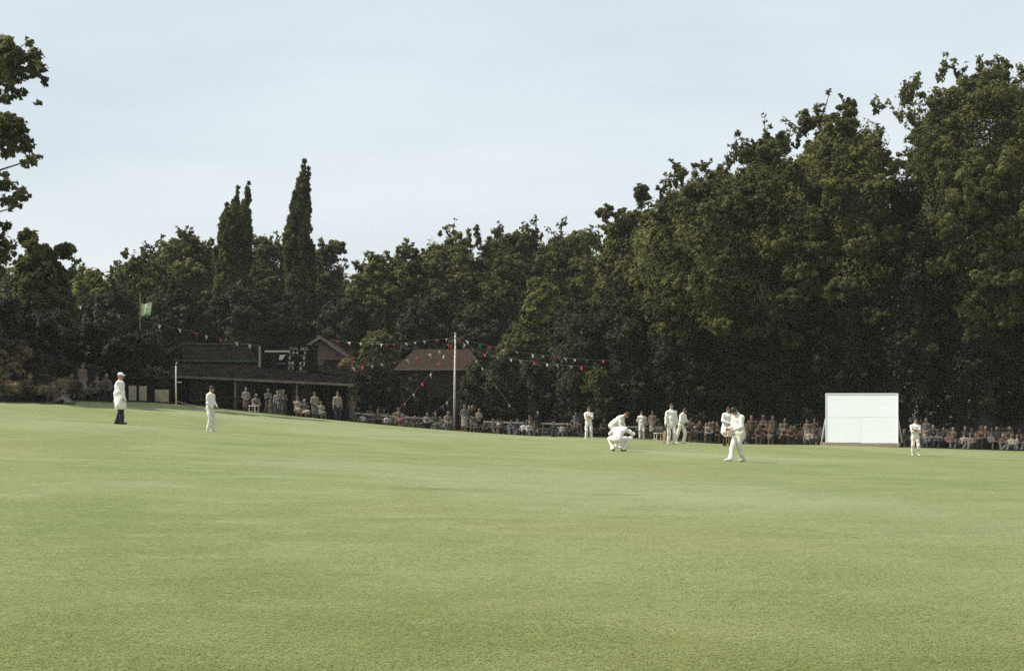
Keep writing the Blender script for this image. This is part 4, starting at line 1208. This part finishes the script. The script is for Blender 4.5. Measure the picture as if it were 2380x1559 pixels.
def hair_mesh(J, h, parent, mat, kind='short'):
    H, B = J['head'], J['HB']; r_, f_, u_ = B[:, 0], B[:, 1], B[:, 2]
    s = Sdf(H - .24, H + .24, h)
    if kind in ('short', 'long'):
        s.ell(H + .026 * u_ - .012 * f_, (.084, .102, .108), B, 0, cut=[(H + .03 * u_ + .07 * f_, nrm(u_ * .75 - f_ * .66)), (H - .06 * u_, u_)] if kind == 'short' else [(H + .03 * u_ + .06 * f_, nrm(u_ * .5 - f_ * .86))])
        if kind == 'long':
            s.ell(H - .05 * u_ - .05 * f_, (.085, .07, .10), B, .03)
        return s.mesh("hair", mat, parent)
    if kind == 'cap':
        s.ell(H + .045 * u_ - .005 * f_, (.092, .108, .085), B, 0, cut=[(H + .035 * u_, nrm(u_ + .1 * f_))])
        s.ell(H + .045 * u_ + .105 * f_, (.070, .062, .012), B, .015)
        return s.mesh("cap", mat, parent)
    if kind == 'hat':
        s.ell(H + .055 * u_, (.086, .10, .085), B, 0, cut=[(H + .04 * u_, u_)])
        s.ell(H + .05 * u_, (.135, .150, .013), B, .015)
        return s.mesh("hat", mat, parent)

def face_bits(J, parent):
    H, B = J['head'], J['HB']; r_, f_, u_ = B[:, 0], B[:, 1], B[:, 2]
    for q in (-1, 1):
        c = H + q * .031 * r_ + .012 * u_ + .083 * f_
        s = Sdf(c - .03, c + .03, .004); s.ell(c, (.012, .010, .008), B, 0); s.mesh("eye", M['eye'], parent)
    c = H - .062 * u_ + .092 * f_
    s = Sdf(c - .04, c + .04, .004); s.ell(c, (.024, .008, .008), B, 0); s.mesh("mouth", M['lip'], parent)

def cricketer(label, px, Y, rz, pose, scale=1.0, group="cricketers in white flannels", sleeve='long', hair='hair', coat=None, cap=None, boots='boot', trousers='flannel', top='white', sweater=False):
    t_ = thing("person", label, "person", G(px, Y), math.radians(rz), group)
    J = skel(pose)
    h = .0095
    body_mesh(J, .0085, t_, M['skin'])
    top_mesh(J, h, t_, M[top], "coat" if coat else "shirt", sleeve, coat=coat, loose=.038 if coat else .010, seed=px % 7, hem=pose.get('hem', .02))
    legs_mesh(J, h, t_, M[trousers], seed=px % 5, loose=.006)
    shoes_mesh(J, h, t_, M[boots])
    hair_mesh(J, h, t_, M[hair], 'short')
    if cap: hair_mesh(J, h, t_, M[cap], 'cap')
    if pose.get('face', True): face_bits(J, t_)
    t_.scale = (scale,) * 3
    return t_, J

FOLD = dict(handa=(.07, -.20, 1.17), handb=(-.05, -.23, 1.21), epa=(-1, .1, -.7), epb=(1, .1, -.7), hdira=(1, -.15, .15), hdirb=(-1, -.1, .1))
# near umpire, profile to the right, arm bent behind
cricketer("near umpire in long white coat, white cap and dark trousers, facing right", 277, 48, 84,
          dict(lean=3, nod=6, foota=(-.10, -.13, .075), footb=(.10, .12, .075), handa=(-.20, -.22, .86), handb=(.20, .14, .90), epb=(.3, 1, -.1), epa=(-.4, .9, -.2)),
          1.0, "umpires in white coats", coat=.50, cap='white', boots='black', trousers='charcoal', hair='greyhair')
cricketer("slim cricketer standing alone in the left of the field, facing right", 488, 53, 70,
          dict(lean=4, nod=12, foota=(-.075, .03, .075), footb=(.075, -.04, .075), handa=(-.13, -.20, .93), handb=(.15, -.21, .95)), 0.985, sleeve='long')
cricketer("fielder with folded arms standing before the bushes, farther of the two arms-folded ones", 1368, 76, 4, dict(foota=(-.13, 0, .075), footb=(.13, 0, .075), **FOLD), 1.0, sleeve='rolled')
# bending, hands on knees, facing right
cricketer("cricketer bending forward with hands on knees behind the squatting one", 1437, 54, 72,
          dict(hip=(0, .22, .86), lean=50, nod=22, foota=(-.17, 0.02, .075), footb=(.17, -.05, .075), kpa=(-.2, -1, .1), kpb=(.2, -1, .1), handa=(-.20, -.17, .60), handb=(.20, -.22, .60), epa=(-.8, .5, .3), epb=(.8, .5, .3)), 1.0)
# squatting, seen from behind
cricketer("wicketkeeper squatting low seen from behind, elbows spread wide over his knees", 1437, 48, 158,
          dict(hip=(0, .14, .40), lean=50, nod=62, foota=(-.16, .02, .075), footb=(.16, .02, .075), kpa=(-.75, -1, .5), kpb=(.75, -1, .5), handa=(-.24, -.46, .40), handb=(.26, -.50, .40), epa=(-1, .25, .2), epb=(1, .25, .2)), 1.06, boots='leather')
cricketer("fielder with hands behind his back by the rail, between the squatter and the tall one", 1491, 88, 5, dict(handa=(-.12, .15, .92), handb=(.12, .16, .92), epa=(-1, .4, 0), epb=(1, .4, 0)), .96, sleeve='long')
tall, tj = cricketer("tall cricketer in sweater facing the camera, holding a bat at his side", 1560, 61, 10,
          dict(foota=(-.12, .0, .075), footb=(.12, -.03, .075), handa=(-.28, -.10, .82), handb=(.24, -.06, .82), hem=.12), 1.0)
bat = thing("cricket_bat", "cricket bat held pointing at the grass by the tall cricketer", "bat", (0, 0, 0))
Rz = Matrix.Rotation(math.radians(10), 3, 'Z')
hw_ = np.array(Rz @ Vector(tj['wra'] + .07 * tj['hda'])) + np.array(tall.location)
tipx = G(1543, 60.7) + np.array((0, 0, .03))
bd = nrm(tipx - hw_); hv = hw_ - bd * .10
sid = nrm(np.cross(bd, (0, 1, 0)))
MB().tube([hv, hv + bd * .32], .017, 8).obj("handle", M['rubber'], bat, True)
Rb = np.stack([sid, np.cross(bd, sid), bd], 1)
bl = np.linalg.norm(tipx - hv) - .32
MB().box(hv + bd * (.32 + bl / 2), (.108, .036, bl), Rb).box(hv + bd * (.32 + bl * .6) + Rb[:, 1] * .024, (.05, .02, bl * .7), Rb).obj("blade", M['willow'], bat)
cricketer("cricketer turned to the right with one leg forward, at the tall one's shoulder", 1583, 66, 52,
          dict(hip=(0, 0, .90), lean=12, nod=25, foota=(-.09, .30, .075), footb=(.10, -.05, .075), handa=(-.05, -.24, 1.02), handb=(.16, -.24, 1.0), epa=(-1, .4, -.3), epb=(1, .5, -.3)), .97)
cricketer("far umpire in white coat and dark trousers standing over the stumps", 1690, 62.6, 12,
          dict(lean=10, nod=14, foota=(-.13, 0, .075), footb=(.13, -.02, .075), handa=(-.05, -.26, 1.0), handb=(.08, -.28, 1.0), epa=(-1, .3, -.3), epb=(1, .3, -.3)), 1.0,
          "umpires in white coats", coat=.42, boots='black', trousers='charcoal')
cricketer("stooping cricketer nearest the camera, head bowed and legs crossed in mid stride", 1716, 42, -62,
          dict(hip=(0, .05, .88), lean=10, nod=48, foota=(.06, -.34, .075), footb=(-.05, .22, .085), kpa=(0, -1, .1), kpb=(0, -1, .1), handa=(-.10, -.27, .98), handb=(.13, -.25, .95), epa=(-.5, .9, -.2), epb=(.5, .9, -.2), twist=8), 1.0)
cricketer("lone fielder with folded arms right of the white sight screen", 2127, 66, -6, dict(foota=(-.10, .03, .075), footb=(.14, -.03, .075), side=1, **FOLD), 1.0, sleeve='rolled')

st = thing("wicket", "set of three stumps with bails before the far umpire's legs", "wicket", G(1694, 61.2))
for dx in (-.10, 0, .10):
    MB().tube([(dx, 0, -.05), (dx, 0, .68), (dx, 0, .71)], [.019, .019, .014], 8).obj("stump", M['willow'], st, True)
for dx in (-.05, .05):
    MB().tube([(dx - .05, 0, .722), (dx, 0, .724), (dx + .05, 0, .722)], [.008, .013, .008], 6).obj("bail", M['willow'], st, True)

# ------------------------------------------------------------------ spectators
def cloth(n, a, b): return noisy("cloth " + n, tuple(x * .56 for x in a), tuple(x * .56 for x in b), 8, .9)
PAL = {
    'cream': cloth('cream', (.34, .29, .22), (.42, .36, .28)), 'white': cloth('white', (.55, .51, .46), (.64, .60, .54)),
    'grey': cloth('grey', (.12, .12, .115), (.17, .165, .16)), 'brown': cloth('brown', (.085, .058, .040), (.13, .090, .060)),
    'tan': cloth('tan', (.20, .145, .10), (.27, .20, .14)), 'navy': cloth('navy', (.02, .021, .026), (.036, .037, .044)),
    'rust': cloth('rust', (.15, .078, .052), (.20, .105, .07)), 'green': cloth('dull green', (.07, .08, .05), (.10, .11, .07)),
    'black': cloth('black', (.012, .012, .012), (.024, .022, .022)),
}
PROTO = []
def proto(pose, head, hh, leg='trousers', sleeve='long', hat=None, hair='short', desc='seated'):
    J = skel(pose)
    h = .022
    parts = []
    tmp = []
    tmp.append(('body', body_mesh(J, .02, None, None, False)))
    tmp.append(('top', top_mesh(J, h, None, None, "shirt", sleeve, loose=.012, seed=len(PROTO), wr=.004)))
    tmp.append(('leg', legs_mesh(J, h, None, None, leg, seed=len(PROTO), loose=.012, skirt=leg == 'skirt', short=leg == 'skirt')))
    tmp.append(('hair', hair_mesh(J, .016, None, None, hair)))
    if hat: tmp.append(('hat', hair_mesh(J, .016, None, None, hat)))
    s = Sdf(*bounds(J), h)
    for k in 'ab':
        a = J['an' + k]; d = nrm(J['fd' + k])
        s.cap(a - .05 * d - (0, 0, .03), a + .16 * d - (0, 0, .04), .05, .038, .02)
    tmp.append(('shoes', s.mesh("shoes", None, None)))
    for role, o_ in tmp:
        if o_ is None: continue
        nm = o_.name.split('.')[0]; me = o_.data
        me.materials.append(PAL['grey'])
        bpy.data.objects.remove(o_)
        parts.append((role, nm, me))
    PROTO.append(dict(parts=parts, top=float(J['head'][2] + .11), desc=desc, leg=leg, hat=hat, kind=hh))
SITB = dict(hip=(0, 0, .50), lean=4, foota=(-.12, -.40, .075), footb=(.12, -.42, .075), kpa=(-.1, -1, 1), kpb=(.1, -1, 1), handa=(-.10, -.30, .62), handb=(.10, -.30, .62))
proto(SITB, 0, 'sit', desc='seated')
proto(dict(SITB, lean=24, nod=-12, handa=(-.08, -.48, .60), handb=(.08, -.48, .60)), 0, 'sit', hat='cap', desc='leaning forward')
proto(dict(SITB, lean=-6, handa=(.08, -.22, .80), handb=(-.06, -.24, .84), turn=18), 0, 'sit', leg='skirt', hair='long', desc='seated')
proto(dict(hip=(0, 0, .14), lean=14, foota=(-.14, -.46, .075), footb=(.14, -.46, .075), kpa=(-.1, -.4, 1), kpb=(.1, -.4, 1), handa=(-.06, -.44, .40), handb=(.06, -.44, .40)), 0, 'low', desc='on the ground')
proto(dict(hip=(0, 0, .14), lean=-14, foota=(-.16, -.80, .075), footb=(.10, -.70, .075), kpa=(0, -.2, 1), kpb=(0, -.2, 1), handa=(-.25, .28, .09), handb=(.10, -.30, .32), epa=(-1, .5, 0)), 0, 'low', hat='hat', desc='reclining')
proto(dict(foota=(-.11, 0, .075), footb=(.11, 0, .075)), 0, 'stand', desc='standing')
proto(dict(**FOLD, foota=(-.12, 0, .075), footb=(.12, 0, .075)), 0, 'stand', hat='cap', desc='arms folded')
proto(dict(handa=(-.10, -.22, 1.0), handb=(.12, -.2, .98)), 0, 'stand', leg='skirt', hair='long', sleeve='rolled', desc='standing')

ORD = "first second third fourth fifth sixth seventh eighth ninth tenth eleventh twelfth thirteenth fourteenth fifteenth sixteenth seventeenth eighteenth nineteenth twentieth".split()
def ordn(i):
    return ORD[i] if i < 20 else ("twenty-" + ORD[i - 20] if i < 29 else "thirtieth")
SPOTS = []
def crowd(heads, where, group, yr, kinds, tops, seed, face=(5, 45), thin=1.0):
    r = random.Random(seed)
    heads = sorted(h_ for h_ in heads if r.random() < thin)
    for i, (hx, hy) in enumerate(heads):
        best = None
        Ys = np.arange(yr[0], yr[1] + 1e-6, 0.3)
        cand = list(range(len(PROTO))); r.shuffle(cand)
        for pi in cand:
            pr = PROTO[pi]
            if pr['kind'] not in kinds: continue
            for Y in Ys:
                x, y = XY(hx, Y)
                z = gz(x, y) + pr['top'] * 0.985
                py = HY - (z - EYE) * K / Y
                e = abs(py - (hy - 5))
                dmin = min([math.hypot(x - a, y - b_) for a, b_ in SPOTS[-60:]] + [9])
                if dmin < 0.55: e += (0.55 - dmin) * 60
                e += r.uniform(0, 5)
                if best is None or e < best[0]: best = (e, pi, x, y)
        _, pi, x, y = best
        SPOTS.append((x, y))
        pr = PROTO[pi]
        tcol = r.choice(tops)
        lab = f"{ordn(i)} spectator from left {where}, {tcol} {'blouse' if pr['leg'] == 'skirt' else 'jacket'}, {pr['desc']}"
        az = math.atan2(face[0] - x, -(face[1] - y)) + r.uniform(-.35, .35)
        t_ = thing("person", lab, "person", (x, y, gz(x, y)), az, group)
        sc = r.uniform(.87, 1.04)
        t_.scale = (sc, sc, sc)
        mats = dict(body=M['shaded_skin'], top=PAL[tcol], leg=PAL[r.choice(['grey', 'navy', 'brown', 'black', 'black'])] if pr['leg'] != 'skirt' else PAL[r.choice(['tan', 'rust', 'grey', 'cream'])],
                    hair=M[r.choice(['hair', 'hair', 'greyhair', 'fairhair'])], hat=PAL[r.choice(['grey', 'tan', 'brown'])], shoes=M['black'])
        for role, nm, me in pr['parts']:
            o_ = bpy.data.objects.new(nm, me)
            COL.objects.link(o_); o_.parent = t_
            o_.material_slots[0].link = 'OBJECT'
            o_.material_slots[0].material = mats[role]
def zc(lst, x0, y0, k): return [((x0 + a / k) * z2, (y0 + b_ / k) * z2) for a, b_ in lst]
ALLK = ('sit', 'low', 'stand')
DULL = ['grey', 'brown', 'tan', 'navy', 'cream', 'black', 'green']
crowd(zc([(305, 930), (370, 1030), (430, 1070), (500, 1040), (595, 1000), (650, 1060), (770, 1120), (700, 1090), (830, 1040), (880, 1100), (930, 1130), (1000, 1120), (1060, 1150), (1150, 1090), (1210, 1140), (1300, 1130), (1360, 1110), (1240, 1060), (230, 1080), (320, 1080), (1110, 1160), (850, 1160)], 760, 740, 4.76),
      "in crowd left of flagpole", "spectators left of the flagpole", (86.9, 90.5), ALLK, DULL + ['cream', 'white', 'tan'], 11)
crowd(zc([(1565, 985), (1615, 1010), (1650, 1010), (1725, 1055), (1660, 1200), (1720, 1190), (1780, 1230), (1890, 1180), (1940, 1170), (1985, 1210), (2080, 1250), (2150, 1170), (2220, 1210), (2300, 1150), (2280, 1240), (2350, 1210)], 760, 740, 4.76)
      + zc([(975, 1045), (895, 1175), (1245, 1200), (1305, 1270), (1160, 1290), (1390, 1190), (1440, 1250)], 1060, 740, 4.87),
      "in crowd right of flagpole", "spectators right of the flagpole", (87.6, 91), ALLK, DULL + ['cream', 'white', 'cream'], 12)
crowd(zc([(40, 480), (75, 480), (170, 490), (580, 660), (590, 720), (1410, 600), (1480, 580), (1360, 640)], 1340, 900, 7.79), "behind the bending cricketer", "spectators behind the bending cricketer", (88.8, 91), ('sit', 'stand'), ['brown', 'grey', 'navy', 'black', 'tan'], 13)
crowd(zc([(110, 690), (260, 650), (390, 630), (430, 690), (470, 640), (520, 630), (560, 640), (600, 650)], 1600, 900, 7.0), "left of far umpire", "spectators left of the far umpire", (86, 88.2), ('sit', 'stand'), ['cream', 'tan', 'white', 'brown'], 14)
crowd(zc([(1215, 490), (1330, 545), (1400, 560), (1480, 480), (1595, 520), (1680, 560), (1715, 520), (1800, 530), (1885, 570), (1940, 480), (2045, 510), (2170, 545), (1050, 500), (1130, 540)], 1600, 900, 7.0),
      "in back row left of screen", "back row left of the sight screen", (81.5, 85), ('sit', 'stand'), ['brown', 'rust', 'grey', 'tan', 'navy', 'brown'], 15, thin=0.68)
crowd(zc([(1055, 680), (1160, 700), (1245, 690), (1300, 720), (1365, 700), (1440, 660), (1500, 720), (1610, 715), (1700, 700), (1775, 670), (1850, 730)], 1600, 900, 7.0),
      "in front row left of screen", "front row left of the sight screen", (79.5, 82.5), ('sit', 'low'), ['brown', 'rust', 'grey', 'tan', 'navy', 'green'], 16, thin=0.68)
crowd(zc([(2070, 735), (2150, 770)], 1600, 900, 7.0), "by screen's left strut", "pair beside the sight screen", (77.6, 79), ('sit', 'low'), ['cream', 'tan'], 17)
crowd(zc([(1370, 460), (1440, 530), (1545, 510), (1770, 510), (1845, 510), (1915, 520), (1985, 520), (2045, 520), (2105, 510), (1650, 530), (2180, 540), (2260, 550), (2340, 590)], 1860, 880, 4.407),
      "in back row at far right", "back row at far right", (78.5, 81), ('sit', 'stand'), ['brown', 'rust', 'tan', 'grey', 'navy'], 18, thin=0.68)
crowd(zc([(1140, 560), (1180, 600), (1370, 580), (1505, 600), (1585, 580), (1480, 650), (1660, 640), (1755, 600), (1880, 590), (1970, 570), (2030, 590), (2105, 600), (2165, 620), (2240, 640), (2310, 620), (2370, 650), (1820, 640)], 1860, 880, 4.407),
      "in front row at far right", "front row at far right", (76.6, 78.5), ('sit', 'low'), ['brown', 'tan', 'grey', 'rust', 'cream', 'black'], 19, thin=0.68)
crowd(zc([(80, 900), (200, 890), (305, 850), (310, 910), (425, 970), (240, 1010), (320, 1040), (540, 1110), (590, 1160)], 0, 640, 4.1),
      "on scrubby left bank", "spectators on the left bank", (64, 70), ('sit', 'low'), ['brown', 'tan', 'rust', 'grey', 'cream'], 20, (10, 45))
crowd(zc([(690, 940), (745, 970), (790, 890), (810, 970), (935, 980), (985, 1020), (850, 1120), (905, 1130), (1020, 1000)], 0, 640, 4.1),
      "just left of near umpire", "spectators behind the near umpire", (68, 71), ALLK, ['brown', 'tan', 'cream', 'grey'], 21, (10, 45))
crowd(zc([(1380, 820), (1415, 820), (1445, 840), (1280, 830), (1605, 900), (1690, 950), (1795, 890), (1030, 790), (1130, 915), (1310, 950), (2050, 800), (1870, 940)], 360, 740, 4.76),
      "on pavilion front", "spectators on the pavilion front", (81.8, 85), ALLK, ['tan', 'grey', 'cream', 'brown'], 22)
for i, (lab, px, Y, rz) in enumerate([
        ("wooden bench under the crowd, nearest the pavilion's right corner", 850, 88.0, .1), ("wooden bench under the crowd, midway between pavilion and flagpole", 940, 88.2, .1),
        ("wooden bench under the crowd just right of the flagpole", 1120, 88.8, 0), ("wooden bench under the crowd nearest the arms-folded fielder", 1270, 89.2, 0),
        ("wooden bench under the front row left of the sight screen", 1800, 81.2, -.1), ("wooden bench under the front row at far right", 2260, 77.6, -.1)]):
    bench(lab, px, Y, rz)

# ------------------------------------------------------------------ added haze volume, put in to lift the blacks
hzm = bpy.data.materials.new("added black-lifting haze")
hzm.use_nodes = True
_t = hzm.node_tree
_t.nodes.clear()
_o = _t.nodes.new("ShaderNodeOutputMaterial")
_v = _t.nodes.new("ShaderNodeVolumePrincipled")
_v.inputs['Color'].default_value = (0.92, 0.90, 0.84, 1)
_v.inputs['Density'].default_value = 0.00022
_t.links.new(_v.outputs[0], _o.inputs['Volume'])
hb = MB().box((0, 1900, 20), (3200, 4500, 48)).obj("haze", hzm)
tag(hb, "thin pale haze added over the whole ground to lift blacks", "haze", kind="stuff")
